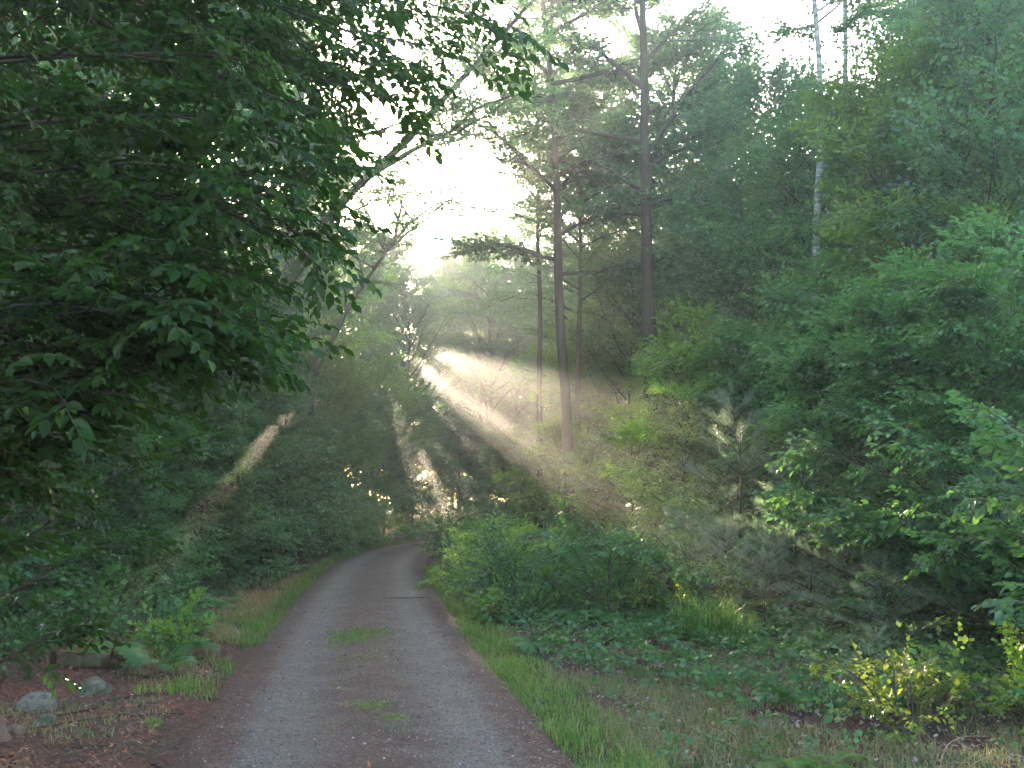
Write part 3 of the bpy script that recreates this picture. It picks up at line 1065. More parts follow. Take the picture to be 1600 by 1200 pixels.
# ------------------------------------------------------------------ woods, from a small library of trees
LIB = {
    'tall_a': make_tree(41, 18, 0.15, 0.22, 3.9, 38, 'beech', 'leaf_green', 'bark_grey', spacing=0.42, up=0.45, nside=12, scale=1.4, side_len=0.55, jit=0.6),
    'tall_b': make_tree(42, 18, 0.17, 0.26, 4.1, 36, 'oak', 'leaf_oak', 'bark_dark', spacing=0.42, up=0.4, nside=12, scale=1.3, side_len=0.55),
    'tall_c': make_tree(43, 17, 0.14, 0.18, 3.6, 38, 'beech', 'leaf_bright', 'bark_grey', spacing=0.42, up=0.6, nside=12, scale=1.4, side_len=0.55, jit=0.6),
    'mid_a': make_tree(44, 9, 0.065, 0.06, 2.9, 34, 'beech', 'leaf_green', 'bark_dark', spacing=0.28, up=0.35, nside=11, lean=0.06, side_len=0.5, jit=0.45, scale=1.25),
    'mid_b': make_tree(45, 8.5, 0.06, 0.06, 2.7, 32, 'beech', 'leaf_bright', 'bark_dark', nside=12, spacing=0.28, up=0.45, lean=0.05, side_len=0.5, jit=0.5, scale=1.25),
    'mid_c': make_tree(46, 9, 0.065, 0.05, 3.0, 34, 'beech', 'leaf_oak', 'bark_dark', nside=12, spacing=0.28, up=0.3, lean=0.04, side_len=0.5, jit=0.5, scale=1.25),
    'sap_a': make_tree(47, 4.6, 0.035, 0.02, 2.1, 34, 'beech', 'leaf_green', 'bark_dark', spacing=0.21, shape='cone', up=0.12, scale=1.1, jit=0.25, side_len=0.5, nside=10),
    'sap_b': make_tree(48, 4.6, 0.035, 0.02, 2.0, 34, 'beech', 'leaf_low', 'bark_dark', spacing=0.21, shape='cone', up=0.2, scale=1.1, jit=0.3, side_len=0.5, nside=10),
    'sap_c': make_tree(49, 4.2, 0.03, 0.04, 1.8, 28, 'beech', 'leaf_bright', 'bark_dark', spacing=0.21, up=0.4, scale=1.05, jit=0.4, side_len=0.5, nside=10),
    'far_a': make_tree(50, 20, 0.18, 0.05, 5.2, 44, 'far', 'leaf_green', 'bark_grey', spacing=0.92, nside=11, up=0.5, side_len=0.5),
    'far_b': make_tree(51, 20, 0.18, 0.12, 4.8, 42, 'far', 'leaf_bright', 'bark_grey', spacing=0.92, nside=11, up=0.55, side_len=0.5),
    'far_c': make_tree(52, 19, 0.19, 0.04, 5.4, 44, 'far', 'leaf_oak', 'bark_dark', spacing=0.92, nside=11, up=0.45, side_len=0.5),
}
for k_ in ('far_a', 'far_b', 'far_c'):
    LIB[k_].pad = 0.14
rp = np.random.default_rng(77)


def row(name, cat, group, fmt, items, key=0):
    """items (px, d, kind, scale); labels count from the left"""
    items = sorted(items, key=lambda t: t[key])
    for i, (px, d, kind, sc) in enumerate(items):
        p = gpt(px, d)
        p[0] = clear_spot(p[0], p[1], sc * (4.5 if kind[0] == 's' else 9 if kind[0] == 'm' else 18), 0.08 if kind[0] == 's' else 0.2)
        LIB[kind].place(name, p, fmt.format(o=ORD[i] if i < len(ORD) else 'last'), cat, group, rp.uniform(0, 6.28), sc, tilt=(rp.normal(0, 0.02), rp.normal(0, 0.02)))


row('forest_tree', 'tree', 'tall trees in the right-hand wood', 'tall tree in the right-hand wood, {o} from its left',
    [(925, 38, 'tall_b', 1.0), (970, 44, 'tall_a', 1.05), (1062, 34, 'tall_b', 0.98), (1105, 40, 'tall_a', 0.95), (1150, 31, 'tall_c', 0.86), (1215, 38, 'tall_a', 0.68),
     (1350, 34, 'tall_a', 0.62), (1395, 29, 'tall_c', 0.58), (1450, 41, 'tall_b', 0.72), (1575, 27, 'tall_a', 0.9), (1625, 33, 'tall_b', 1.05), (1680, 23, 'tall_a', 0.95), (1740, 26, 'tall_b', 1.0),
     (1250, 43, 'tall_c', 0.85), (1030, 48, 'tall_c', 1.0)])
row('understory_tree', 'tree', 'low trees under the right-hand wood', 'low branching tree under the right-hand wood, {o} from the left',
    [(940, 32, 'mid_b', 0.85), (985, 30, 'mid_a', 0.95), (1095, 29, 'mid_b', 0.85), (1135, 30, 'mid_c', 1.15), (1220, 22, 'mid_a', 0.95), (1240, 24, 'mid_c', 1.2), (1300, 18, 'mid_a', 0.9),
     (1345, 23, 'mid_b', 1.15), (1425, 16, 'mid_a', 0.72), (1470, 18, 'mid_c', 0.85), (1520, 15, 'mid_b', 0.95), (1560, 20, 'mid_a', 1.25), (1620, 14, 'mid_c', 0.95), (1680, 17, 'mid_a', 1.1), (1530, 22, 'mid_c', 1.2)])
row('forest_tree', 'tree', 'tall trees in the left-hand wood', 'tall tree in the dark left-hand wood, {o} from its left',
    [(-60, 20, 'tall_b', 1.0), (30, 24, 'tall_a', 1.0), (200, 27, 'tall_a', 1.05), (270, 21, 'tall_b', 0.95), (395, 36, 'tall_b', 1.0), (455, 40, 'tall_c', 0.95), (500, 46, 'tall_a', 0.9), (556, 54, 'tall_c', 0.85), (583, 60, 'tall_a', 0.95), (-20, 32, 'tall_c', 1.1), (150, 36, 'tall_a', 1.1)])
row('understory_tree', 'tree', 'low trees in the left-hand wood', 'low dark tree in the left-hand wood, {o} from the left',
    [(-70, 12, 'mid_c', 0.7), (10, 16, 'mid_a', 0.8), (70, 20, 'mid_c', 0.9), (160, 17, 'mid_a', 0.75), (230, 22, 'mid_c', 0.85), (290, 26, 'mid_a', 0.95), (345, 23, 'mid_c', 0.7), (505, 36, 'mid_b', 0.8), (600, 46, 'mid_b', 0.9), (395, 36, 'mid_a', 0.9)])
left_saps = sorted([(-5.5, 14.2, 'sap_b', 0.50), (-5.7, 16.2, 'sap_a', 0.62), (-5.6, 18.2, 'sap_b', 0.70), (-5.9, 20.3, 'sap_a', 0.80), (-6.1, 22.5, 'sap_b', 0.88), (-6.4, 25, 'sap_a', 0.95), (-6.7, 27.5, 'sap_b', 1.0),
                    (-6.9, 30, 'sap_a', 1.1), (-7.0, 33, 'sap_b', 1.15), (-7.0, 36.5, 'sap_a', 1.2), (-6.7, 40, 'sap_b', 1.25), (-6.2, 44, 'sap_a', 1.35), (-4.8, 48.5, 'sap_b', 1.4), (-2.8, 53, 'sap_a', 1.4), (-0.4, 58, 'sap_b', 1.4), (1.8, 61, 'sap_a', 1.4), (-3.6, 62, 'sap_a', 1.4), (4.4, 64, 'sap_b', 1.4),
                    (-7.3, 15.5, 'sap_a', 0.9), (-7.6, 18.5, 'sap_b', 1.05), (-7.9, 22, 'sap_a', 1.2), (-8.3, 26, 'sap_b', 1.35), (-8.7, 30, 'sap_a', 1.5), (-9.0, 35, 'sap_b', 1.6), (-9.7, 20, 'sap_a', 1.4), (-7.2, 12.6, 'sap_b', 0.8), (-9.0, 14.5, 'sap_a', 1.1)], key=lambda t: t[1])
for i, (X, d, k, s_) in enumerate(left_saps):
    LIB[k].place('roadside_sapling', (X, d, float(ground(X, d))), 'layered young tree on the left roadside, ' + ORD[i] + ' one along the road from the camera', 'sapling',
                 'young trees along the left roadside', rp.uniform(0, 6.28), s_)
row('sapling', 'sapling', 'young trees behind the right verge', 'young tree behind the right-hand thicket and pine saplings, {o} from the left',
    [(872, 27, 'sap_c', 0.75), (925, 22, 'sap_b', 0.62), (975, 20, 'sap_c', 0.72), (1045, 16.5, 'sap_c', 0.68), (1100, 18, 'sap_c', 0.95), (1165, 16, 'sap_b', 0.85), (1235, 17.5, 'sap_a', 1.0),
     (1290, 14.5, 'sap_b', 0.95), (1350, 13, 'sap_a', 0.85), (1420, 11, 'sap_b', 0.78), (1490, 12, 'sap_a', 0.9), (1550, 9.5, 'sap_b', 0.75), (1620, 11, 'sap_a', 0.95), (790, 33, 'sap_b', 0.8), (835, 31, 'sap_a', 0.7)])
far_items = []
rf = np.random.default_rng(5)
for (d0, n, x0, x1, sc) in ((54, 9, -19, 17, 0.66), (63, 12, -26, 24, 0.80), (74, 14, -34, 32, 0.94), (88, 15, -46, 44, 1.02), (106, 15, -58, 56, 1.08), (130, 14, -72, 70, 1.15)):
    for k in range(n):
        X = x0 + (x1 - x0) * (k + rf.uniform(0.15, 0.85)) / n
        d = d0 + rf.uniform(-6, 6)
        far_items.append((X, d, ['far_a', 'far_b', 'far_c'][rf.integers(0, 3)], sc * rf.uniform(0.88, 1.08)))
far_items += [(-6.5, 79, 'far_c', 1.02), (-2.2, 77, 'far_a', 1.05), (1.5, 70, 'far_c', 0.98), (-4.2, 92, 'far_a', 1.12), (-2.6, 62, 'far_b', 0.86), (-8.6, 64, 'far_a', 0.92), (-5.2, 84, 'far_b', 1.0)]
for X, d, k, s_ in far_items:
    X = clear_spot(X, d, 20 * s_, 0.35)
    LIB[k].place('background_tree', (X, d, float(ground(X, d))), 'pale hazy tree in the far wood beyond the bend of the road', 'tree',
                 'hazy trees of the far wood beyond the bend', rp.uniform(0, 6.28), s_)

# ------------------------------------------------------------------ near shrub with big leaves on the right edge
sh = make_bush(61, 2.9, 1.6, 15, 'big_fine', 'leaf_green', 0.13, 1.0, 0.35, nside=11, up=1.0)
sh.place('big_leaved_shrub', gpt(1830, 7.0), 'tall shrub with big rounded leaves at the right edge of the picture', 'shrub')
sh2 = make_bush(62, 2.3, 1.9, 13, 'big_fine', 'leaf_green', 0.15, 0.9, 0.35, nside=10, up=0.9)
sh2.place('big_leaved_shrub', gpt(1620, 9.4), 'lower big-leaved shrub behind and left of the tallest one at the right edge', 'shrub')
sh3 = make_bush(63, 3.3, 2.2, 14, 'big_fine', 'leaf_bright', 0.17, 0.85, 0.35, nside=10, up=1.0)
sh3.place('big_leaved_shrub', gpt(1330, 14.5), 'yellow-tipped broad-leaved shrub right of the white birch foot', 'shrub', rz=1.0)
sh2.place('big_leaved_shrub', gpt(1850, 8.0), 'dark big-leaved shrub cut by the right edge behind the tallest one', 'shrub', rz=2.0, sc=1.1)

# pine saplings
PN = [make_pine(64, 2.7, 0.95, 8), make_pine(65, 2.0, 0.8, 7), make_pine(66, 1.3, 0.75, 6)]
for px, d, k, s_, tl, lab in [
        (1150, 13.4, 0, 1.08, (0, -0.03), 'young white pine with a tall sunlit tip, leftmost of the pine saplings'),
        (1225, 12.4, 1, 1.0, (0.0, -0.14), 'leaning young pine whose sunlit tufts catch the light right of the tallest pine'),
        (1300, 12.6, 0, 0.92, (0, 0.02), 'bluish young pine with two dark bare lower stems, right of the leaning pine'),
        (1345, 13.5, 0, 0.98, (0, 0.05), 'soft bluish young pine standing in shade right of the two-stemmed pine'),
        (1410, 11.2, 1, 1.05, (0, 0), 'shaded pine sapling in the dark hollow under the big-leaved shrubs'),
        (1500, 10.2, 1, 1.0, (0, 0), 'dark spreading pine sapling at the right under the near shrub'),
        (1570, 9.2, 2, 1.25, (0, 0), 'darkest low pine sapling against the right edge'),
        (1130, 12.6, 2, 0.85, (0, 0.05), 'short pine sapling at the foot of the tallest young pine'),
        (1190, 11.8, 2, 0.8, (0, 0), 'low bushy pine seedling in front of the leaning pine'),
        (1090, 14.2, 2, 1.0, (0, 0), 'small pine left behind the tallest young pine'),
        (1260, 11.6, 2, 1.0, (0, 0), 'low pine between the leaning pine and the two-stemmed pine'),
        (1385, 9.6, 2, 0.7, (0, 0), 'little pine above the sunlit yellow bush'),
        (1345, 7.9, 2, 0.38, (0, 0), 'tiny sunlit pine seedling beside the yellow bush'),
        (1345, 10.6, 2, 1.0, (0, 0), 'wide low pine in the shade below the bluish pines'),
        (1450, 12.5, 0, 0.9, (0, 0), 'tall shaded pine between the dark hollow and the right edge')]:
    PN[k].place('pine_sapling', gpt(px, d), lab, 'pine sapling', 'pine saplings on the right', rp.uniform(0, 6.28), s_, tilt=tl)

# roadside bushes on the right
BU = [make_bush(71, 1.45, 1.0, 11, 'small', 'leaf_low', 0.12, 1.0), make_bush(72, 1.2, 1.0, 10, 'small', 'leaf_green', 0.12, 1.05),
      make_bush(73, 0.75, 0.75, 10, 'herb', 'leaf_low', 0.11, 1.1), make_bush(74, 0.6, 0.6, 9, 'herb', 'leaf_bright', 0.11, 1.0), make_bush(75, 1.25, 0.8, 9, 'beech', 'leaf_bright', 0.2, 0.7)]
bushes = []
rb = np.random.default_rng(8)
for d in np.arange(14.5, 42, 1.7):
    bushes.append((road_x(d) + HALF + rb.uniform(0.75, 1.05), d, [0, 1, 4][rb.integers(0, 3)], rb.uniform(0.7, 1.25)))
bushes = bushes[:17]
for i, (X, d, k, s_) in enumerate(bushes):
    BU[k].place('roadside_bush', (X, d, float(ground(X, d))), 'green bush edging the right side of the road, ' + ORD[i] + ' one from the camera', 'bush', 'bushes edging the right side of the road', rb.uniform(0, 6.28), s_)
row2 = []
for d, X0, X1, n in ((22, 0.5, 5, 5), (18.5, 0.3, 5.5, 6), (15.5, 0.2, 4.2, 5), (13.2, -0.1, 3.0, 4)):
    for j in range(n):
        row2.append((X0 + (X1 - X0) * (j + rb.uniform(0, .9)) / n, d + rb.uniform(-.8, .8)))
row2.sort(key=lambda t: t[0] / t[1])
for i, (X, d) in enumerate(row2):
    k = rb.integers(0, 5)
    sq = rb.uniform(0.55, 1.3)
    BU[k].place('thicket_bush', (X, d, float(ground(X, d))), 'low bush in the green thicket right of the road, ' + ORD[i] + ' from its left end', 'bush', 'bushes of the thicket right of the road', rb.uniform(0, 6.28), sq)
# bushes on the left
lb = [(-3.6, 10.8, 3, 1.0), (-4.3, 11.5, 2, 1.2), (-4.9, 12.6, 2, 1.5), (-5.4, 13.8, 1, 0.9), (-5.0, 14.8, 1, 0.8), (-6.2, 12.2, 1, 1.0), (-5.8, 10.8, 2, 1.4), (-7.0, 14.4, 0, 1.1),
      (-6.6, 16.8, 1, 0.9), (-4.8, 9.2, 2, 1.1), (-5.6, 8.8, 1, 1.0), (-7.6, 11.5, 0, 1.2), (-6.2, 19.3, 1, 0.85), (-6.3, 22.0, 1, 0.9)]
lb.sort(key=lambda t: t[1])
for i, (X, d, k, s_) in enumerate(lb):
    BU[k].place('woodland_bush', (X, d, float(ground(X, d))), 'leafy bush at the dark edge of the left-hand wood, ' + ORD[i] + ' one from the camera', 'bush', 'bushes at the edge of the left-hand wood', rb.uniform(0, 6.28), s_)

# the sapling with glossy leaves at the left edge
sap = make_tree(81, 3.0, 0.028, 0.16, 1.1, 18, 'beech_fine', 'leaf_shaded', 'bark_dark', spacing=0.15, up=0.25, lean=0.12)
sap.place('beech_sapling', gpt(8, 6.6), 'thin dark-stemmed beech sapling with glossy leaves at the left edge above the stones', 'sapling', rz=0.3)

for i, (X, Y_, k, s_) in enumerate([(-6.5, 1.0, 'tall_b', 0.75), (-9.0, 6.5, 'tall_b', 0.9), (-7.5, -5.0, 'tall_a', 0.9), (-4.6, -2.5, 'mid_c', 1.0), (-5.6, 0.2, 'mid_a', 0.9)]):
    LIB[k].place('forest_tree', (X, Y_, float(ground(X, Y_))), 'tall tree standing left of the camera outside the picture, shading the near boughs', 'tree', 'tall trees beside the camera', rp.uniform(0, 6.28), s_)

# the yellow bush in the sun and its companions
yb = make_bush(82, 0.85, 0.75, 9, 'herb', 'leaf_yellow', 0.10, 0.95)
yb.place('yellow_bush', gpt(1405, 6.9), 'sunlit yellow-green bush at lower right, the brightest plant in the picture', 'bush', sc=0.85)
yb2 = make_bush(83, 0.8, 0.7, 7, 'herb', 'leaf_bright', 0.12, 1.0)
yb2.place('green_bush', gpt(1535, 7.3), 'yellowish fern-like bush between the brightest bush and the right edge', 'bush')
yb2.place('green_bush', gpt(1590, 7.0), 'straggly low bush with reddish leaves in front of the right edge', 'bush', rz=2.0, sc=0.9)
wt = make_bush(84, 0.85, 0.35, 4, 'small', 'leaf_yellow', 0.12, 0.8)
wt.place('tall_weed', gpt(1075, 12.4), 'pale yellow weed with drooping tips lit by the sun, left of its twin', 'weed')
wt.place('tall_weed', gpt(1140, 12.4), 'pale yellow weed lit by the sun, right of its twin', 'weed', rz=2.0, sc=0.95)

# ferns
FE = [make_fern(91), make_fern(92, 8), make_fern(93, 10)]
FL = [make_fern(94, 8, 1.0, 'frond_low'), make_fern(95, 10, 1.0, 'frond_low')]
ferns = [(-4.1, 12.6, 0.9), (-3.7, 11.6, 0.95), (-4.5, 13.6, 1.0), (-3.3, 10.4, 0.75), (-4.9, 15.2, 0.9), (-3.9, 9.9, 0.9), (-4.7, 10.6, 1.0), (-4.3, 14.9, 0.8), (-5.1, 11.9, 1.0), (-5.5, 15.8, 0.9), (-3.2, 9.4, 0.6)]
ferns.sort(key=lambda t: t[1])
for i, (X, d, s_) in enumerate(ferns):
    FE[i % 3].place('fern', (X, d, float(ground(X, d)) + 0.05), 'green fern at the wood edge left of the road, ' + ORD[i] + ' one from the camera', 'fern', 'ferns left of the road', rb.uniform(0, 6.28), s_)
fr = [(0.9, 13.0, 0.8), (-0.2, 13.4, 0.7), (1.9, 12.6, 0.8), (3.0, 12.0, 0.8), (0.2, 10.8, 0.5), (2.5, 16.5, 1.1), (3.1, 17.2, 1.1), (1.9, 15.6, 1.0), (3.6, 15.4, 1.0), (4.3, 11.5, 0.8), (1.2, 11.4, 0.6), (3.2, 10.4, 0.5), (4.9, 10.2, 0.7)]
fr.sort(key=lambda t: t[0] / t[1])
for i, (X, d, s_) in enumerate(fr):
    FL[i % 2].place('fern', (X, d, float(ground(X, d)) + 0.05), 'bluish fern in the thicket right of the road, ' + ORD[i] + ' from the left', 'fern', 'ferns right of the road', rb.uniform(0, 6.28), s_)
FY = make_fern(96, 6, 0.8, 'frond', 'leaf_yellow')
FY.place('fern', gpt(1215, 10.3), 'sunlit yellow fern alone in the dark ground cover right of the grass clump', 'fern', rz=0.4)
FR = make_fern(97, 7, 0.38, 'frond', 'leaf_red')
FR.place('fern', gpt(1312, 10.3), 'withered rust-red fern above the sunlit bush', 'fern')
FB = make_fern(98, 8, 0.42, 'frond', 'leaf_bright')
FB.place('fern', gpt(1215, 6.05), 'bright green fern at the bottom edge, left of its larger neighbour', 'fern', sc=0.9)
FB.place('fern', gpt(1275, 6.0), 'larger bright green fern at the bottom edge, right of the smaller one', 'fern', rz=1.2, sc=1.1)

# ------------------------------------------------------------------ grass, ground cover and litter


def blades(rng, X, Y, h, w, lean=0.5, zoff=0.0):
    n = len(X)
    Z = ground(X, Y) - 0.01 + zoff
    a = rng.uniform(0, 6.283, n)
    l = rng.uniform(0.15, 1.0, n) * lean
    hh = h * rng.uniform(0.5, 1.15, n)
    dx, dy = np.cos(a), np.sin(a)
    sx, sy = -np.sin(a + rng.normal(0, .6, n)), np.cos(a)
    B = np.stack([X, Y, Z], 1)
    M1 = B + np.stack([dx * hh * l * .35, dy * hh * l * .35, hh * .55], 1)
    T = B + np.stack([dx * hh * l * 1.05, dy * hh * l * 1.05, hh * (1 - .35 * l)], 1)
    S = np.stack([sx, sy, np.zeros(n)], 1) * w
    V = np.stack([B - S, B + S, M1 + S * .8, M1 - S * .8, T + S * .12, T - S * .12], 1)
    Q = np.array([[0, 1, 2, 3], [3, 2, 4, 5]])[None] + (np.arange(n) * 6)[:, None, None]
    return V.reshape(-1, 3), Q.reshape(-1, 4)


def noise2(x, y, s=1.0, ph=0.0):
    x, y = x * s + ph, y * s - ph
    return (np.sin(x * 1.9 + 1.3 * np.sin(y * 1.1)) + np.sin(y * 2.3 + 1.7 * np.sin(x * 0.9 + 2)) + 0.6 * np.sin(x * 5.1 + y * 3.3) + 0.4 * np.sin(x * 9.7 - y * 8.1)) / 2.5


rg = np.random.default_rng(17)


def strip(n, y0, y1, u0, u1, power=1.0):
    """points at u metres from the road's centre line, denser near the camera"""
    t = rg.uniform(0, 1, n) ** power
    Y = y0 + (y1 - y0) * t
    U = rg.uniform(u0, u1, n)
    return road_x(Y) + U, Y, U


acc = Acc()
X, Y, U = strip(30000, 4.2, 26, HALF - 0.10, HALF + 0.55, 1.7)
k = (rg.uniform(0, 1, len(X)) < np.clip(1.3 - (U - HALF) * 2.2, 0, 1)) & (U > HALF + 0.09 * noise2(X, Y, 2.0) - 0.02)
v, q = blades(rg, X[k], Y[k], 0.13 * (1 + 0.55 * noise2(X[k], Y[k], 2.2, 5)), 0.0032, 1.0)
acc.add(v, q)
X, Y, U = strip(7000, 12, 45, -HALF - 0.4, -HALF + 0.05, 1.3)
v, q = blades(rg, X, Y, 0.12, 0.005, 0.8)
acc.add(v, q)
X, Y, U = strip(5000, 8.5, 15, -HALF - 0.75, -HALF - 0.1, 1.0)
k = noise2(X, Y, 1.6, 1) > -0.1
v, q = blades(rg, X[k], Y[k], 0.11, 0.004, 0.9)
acc.add(v, q)
X, Y, U = strip(1500, 7.2, 14.5, -0.34, 0.34, 1.0)
k = noise2(X, Y, 1.3, 6) > 0.15
v, q = blades(rg, X[k], Y[k], 0.035, 0.0028, 1.3, 0.075)
acc.add(v, q)
tag(link('roadside_grass', mesh_from('roadside_grass', *acc.arrays(), [M['grass']])), 'short bright green grass along both edges and sparsely down the middle of the road', 'grass', kind='stuff')

acc = Acc()
X, Y, U = strip(24000, 9.0, 23, -HALF - 1.9, -HALF - 0.25, 1.2)
nz = noise2(X, Y, 1.7, 4)
k = (nz > -0.35) & (Y > 10.6 + 1.3 * noise2(X, Y, 1.3, 8) + 0.5 * (U + HALF + 1.0)) & (rg.uniform(0, 1, len(X)) < 0.75)
v, q = blades(rg, X[k], Y[k], 0.13 * (1.1 + 0.6 * nz[k]), 0.0028, 1.6)
acc.add(v, q)
tag(link('dry_grass', mesh_from('dry_grass', *acc.arrays(), [M['grass_dry']])), 'tan withered grass on the left verge', 'grass', kind='stuff')

acc = Acc()
X, Y, U = strip(3500, 9.0, 24, -HALF - 1.9, -HALF - 0.2, 1.2)
k = noise2(X, Y, 1.4, 11) > -0.2
v, q = blades(rg, X[k], Y[k], 0.12, 0.003, 1.4)
acc.add(v, q)
X, Y, U = strip(34000, 4.2, 10.5, HALF + 0.35, HALF + 3.2, 1.3)
k = (noise2(X, Y, 1.3, 2) > -0.35) & (rg.uniform(0, 1, len(X)) < np.clip(1.4 - (U - HALF) * 0.36, 0, 1))
v, q = blades(rg, X[k], Y[k], 0.13, 0.0022, 1.4)
acc.add(v, q)
X, Y, U = strip(2500, 5.0, 8.5, -HALF - 1.9, -HALF - 0.3, 1.0)
k = noise2(X, Y, 1.1, 7) > 0.45
v, q = blades(rg, X[k], Y[k], 0.09, 0.003, 1.2)
acc.add(v, q)
tag(link('mixed_grass', mesh_from('mixed_grass', *acc.arrays(), [M['grass_mixed']])), 'thin green and straw-coloured grass in the clearing at lower right', 'grass', kind='stuff')


def tuft(name, label, px, d, n, rad, h, w, mat, cat='grass tuft', lean=1.0, z=0.0, loc=None, squash=1.0):
    b = gpt(px, d) if loc is None else np.array(loc)
    a = rg.uniform(0, 6.283, n)
    r = rad * rg.uniform(0, 1, n) ** (0.5 if not z else 0.75) * (1 + 0.3 * np.sin(3 * a + px) + 0.25 * np.sin(7 * a + 2 * px))
    X, Y = b[0] + r * np.cos(a), b[1] + r * np.sin(a) * squash
    v, q = blades(rg, X, Y, h, w, lean)
    g0 = ground(X, Y)
    if z:
        zz = road_z(X - road_x(Y), X, Y)
        v = v.reshape(-1, 6, 3)
        v[:, :, 2] += (zz - g0)[:, None]
        v = v.reshape(-1, 3)
        b[2] = 0
    o = link(name, mesh_from(name, v - b, q, np.zeros(len(q)), [M[mat]]), None, tuple(b))
    return tag(o, label, cat)


tuft('grass_tuft', 'round bright green grass patch in the middle of the road, the larger and farther one', 560, 12.6, 3000, 0.38, 0.045, 0.003, 'grass', z=1, squash=2.2)
tuft('grass_tuft', 'small flat green patch in the middle of the road, the nearer one', 583, 8.25, 900, 0.19, 0.03, 0.0025, 'grass', z=1, squash=1.3)
tuft('grass_tuft', 'thin green scatter in the road just behind the nearer patch on its right', 620, 7.8, 700, 0.12, 0.025, 0.0025, 'grass', z=1)
tuft('grass_tuft', 'thin worn green patch just in front of the larger patch in the road', 575, 10.8, 900, 0.36, 0.028, 0.0025, 'grass', z=1, squash=2.4)
tuft('grass_tuft', 'lone green tuft on the red needle floor left of the road', 308, 8.8, 140, 0.09, 0.09, 0.003, 'grass')
tuft('grass_tuft', 'smaller lone green tuft nearer the camera on the red needle floor', 255, 7.4, 90, 0.06, 0.08, 0.003, 'grass')
tuft('tall_grass_clump', 'tall arching grass clump at the edge of the thicket right of the road', 1100, 11.3, 420, 0.34, 0.62, 0.006, 'grass', 'grass clump', 0.9)
tuft('tall_grass_clump', 'shorter grass clump just right of the tall arching one', 1150, 11.0, 200, 0.22, 0.4, 0.005, 'grass', 'grass clump', 0.9)

# low leafy ground cover, nobody could count it
acc = Acc()


def herbs(n, fx, kind, sc):
    X, Y = fx(n)
    Z = ground(X, Y)
    m = len(X)
    h = rg.uniform(0.04, 0.26, m) * sc
    P = np.stack([X, Y, Z + h], 1)
    a = rg.uniform(0, 6.283, m)
    D = np.stack([np.cos(a), np.sin(a), rg.uniform(-.1, .5, m)], 1)
    stamp(acc, kind, P, D, rg, 1.0, 0.45)


def reg_right(n):
    Y = 6.0 + 22 * rg.uniform(0, 1, n) ** 1.5
    U = HALF + 0.42 + 8.5 * rg.uniform(0, 1, n) ** 1.1
    X = road_x(Y) + U
    lim = np.interp(Y, [6, 7, 8, 9, 10, 12], [3.0, 2.0, 1.2, 0.6, 0.1, 0])
    k = (U - HALF - 0.42 > lim * (1 + 0.3 * noise2(X, Y, 1.4))) & (rg.uniform(0, 1, n) < 0.55 + 0.6 * noise2(X, Y, 1.1, 3))
    k |= (rg.uniform(0, 1, n) < 0.05)
    return X[k], Y[k]


def reg_left(n):
    Y = 8.0 + 22 * rg.uniform(0, 1, n) ** 1.4
    U = -HALF - 1.9 - 6 * rg.uniform(0, 1, n)
    X = road_x(Y) + U
    k = rg.uniform(0, 1, n) < 0.5 + 0.6 * noise2(X, Y, 1.1, 9)
    k &= (Y > 10.5) | (U < -HALF - 3.6)
    return X[k], Y[k]


herbs(16000, reg_right, 'herb', 1.0)
herbs(6000, reg_left, 'herb', 1.2)
V_, Q_, M_ = acc.arrays()
tag(link('ground_cover', mesh_from('ground_cover', V_, Q_, M_, [M['leaf_low'], M['twig']])), 'low leafy herbs covering the forest floor on both sides', 'ground cover', kind='stuff')


def flakes(n, X, Y, size, zfun, curl=0.35, asp=0.6):
    Z = zfun(X, Y)
    a = rg.uniform(0, 6.283, n)
    L = size * rg.uniform(0.5, 1.2, n)
    W = L * asp * rg.uniform(0.7, 1.2, n)
    d = np.stack([np.cos(a), np.sin(a), rg.normal(0, curl, n)], 1)
    s = np.stack([-np.sin(a), np.cos(a), rg.normal(0, curl, n)], 1)
    B = np.stack([X, Y, Z + 0.012 + np.abs(rg.normal(0, 0.006, n))], 1)
    V = np.stack([B - d * L[:, None] / 2, B + s * W[:, None] / 2, B + d * L[:, None] / 2, B - s * W[:, None] / 2], 1)
    V[:, :, 2] = np.maximum(V[:, :, 2], (Z + 0.003)[:, None])
    Q = np.arange(n * 4).reshape(n, 4)
    return V.reshape(-1, 3), Q


acc = Acc()
n = 15000
Y = 4.5 + 9 * rg.uniform(0, 1, n) ** 1.4
X = road_x(Y) - HALF - 0.25 - 4.2 * rg.uniform(0, 1, n)
acc.add(*flakes(n, X, Y, 0.034, ground))
n = 500
Y = 4.4 + 12 * rg.uniform(0, 1, n) ** 1.5
X = road_x(Y) + rg.uniform(-HALF, HALF, n)
acc.add(*flakes(n, X, Y, 0.034, lambda X, Y: road_z(X - road_x(Y), X, Y)))
tag(link('leaf_litter', mesh_from('leaf_litter', *acc.arrays(), [M['litter']])), 'reddish brown dead leaves on the floor left of the road and strewn over it', 'leaf litter', kind='stuff')
acc = Acc()
n = 14000
Y = 5 + 9 * rg.uniform(0, 1, n) ** 1.3
X = road_x(Y) + HALF + 0.6 + 6 * rg.uniform(0, 1, n)
acc.add(*flakes(n, X, Y, 0.04, ground))
tag(link('leaf_litter', mesh_from('leaf_litter', *acc.arrays(), [M['litter_grey']])), 'greyish dead leaves among the low plants at lower right', 'leaf litter', kind='stuff')
acc = Acc()
n = 42000
Y = 4.3 + 8 * rg.uniform(0, 1, n) ** 1.5
U = -HALF + 0.35 - 3.6 * rg.uniform(0, 1, n) ** 0.9
X = road_x(Y) + U
zf = lambda X, Y: np.maximum(ground(X, Y), road_z(X - road_x(Y), X, Y))
acc.add(*flakes(n, X, Y, 0.085, zf, 0.12, 0.03))
n = 9000
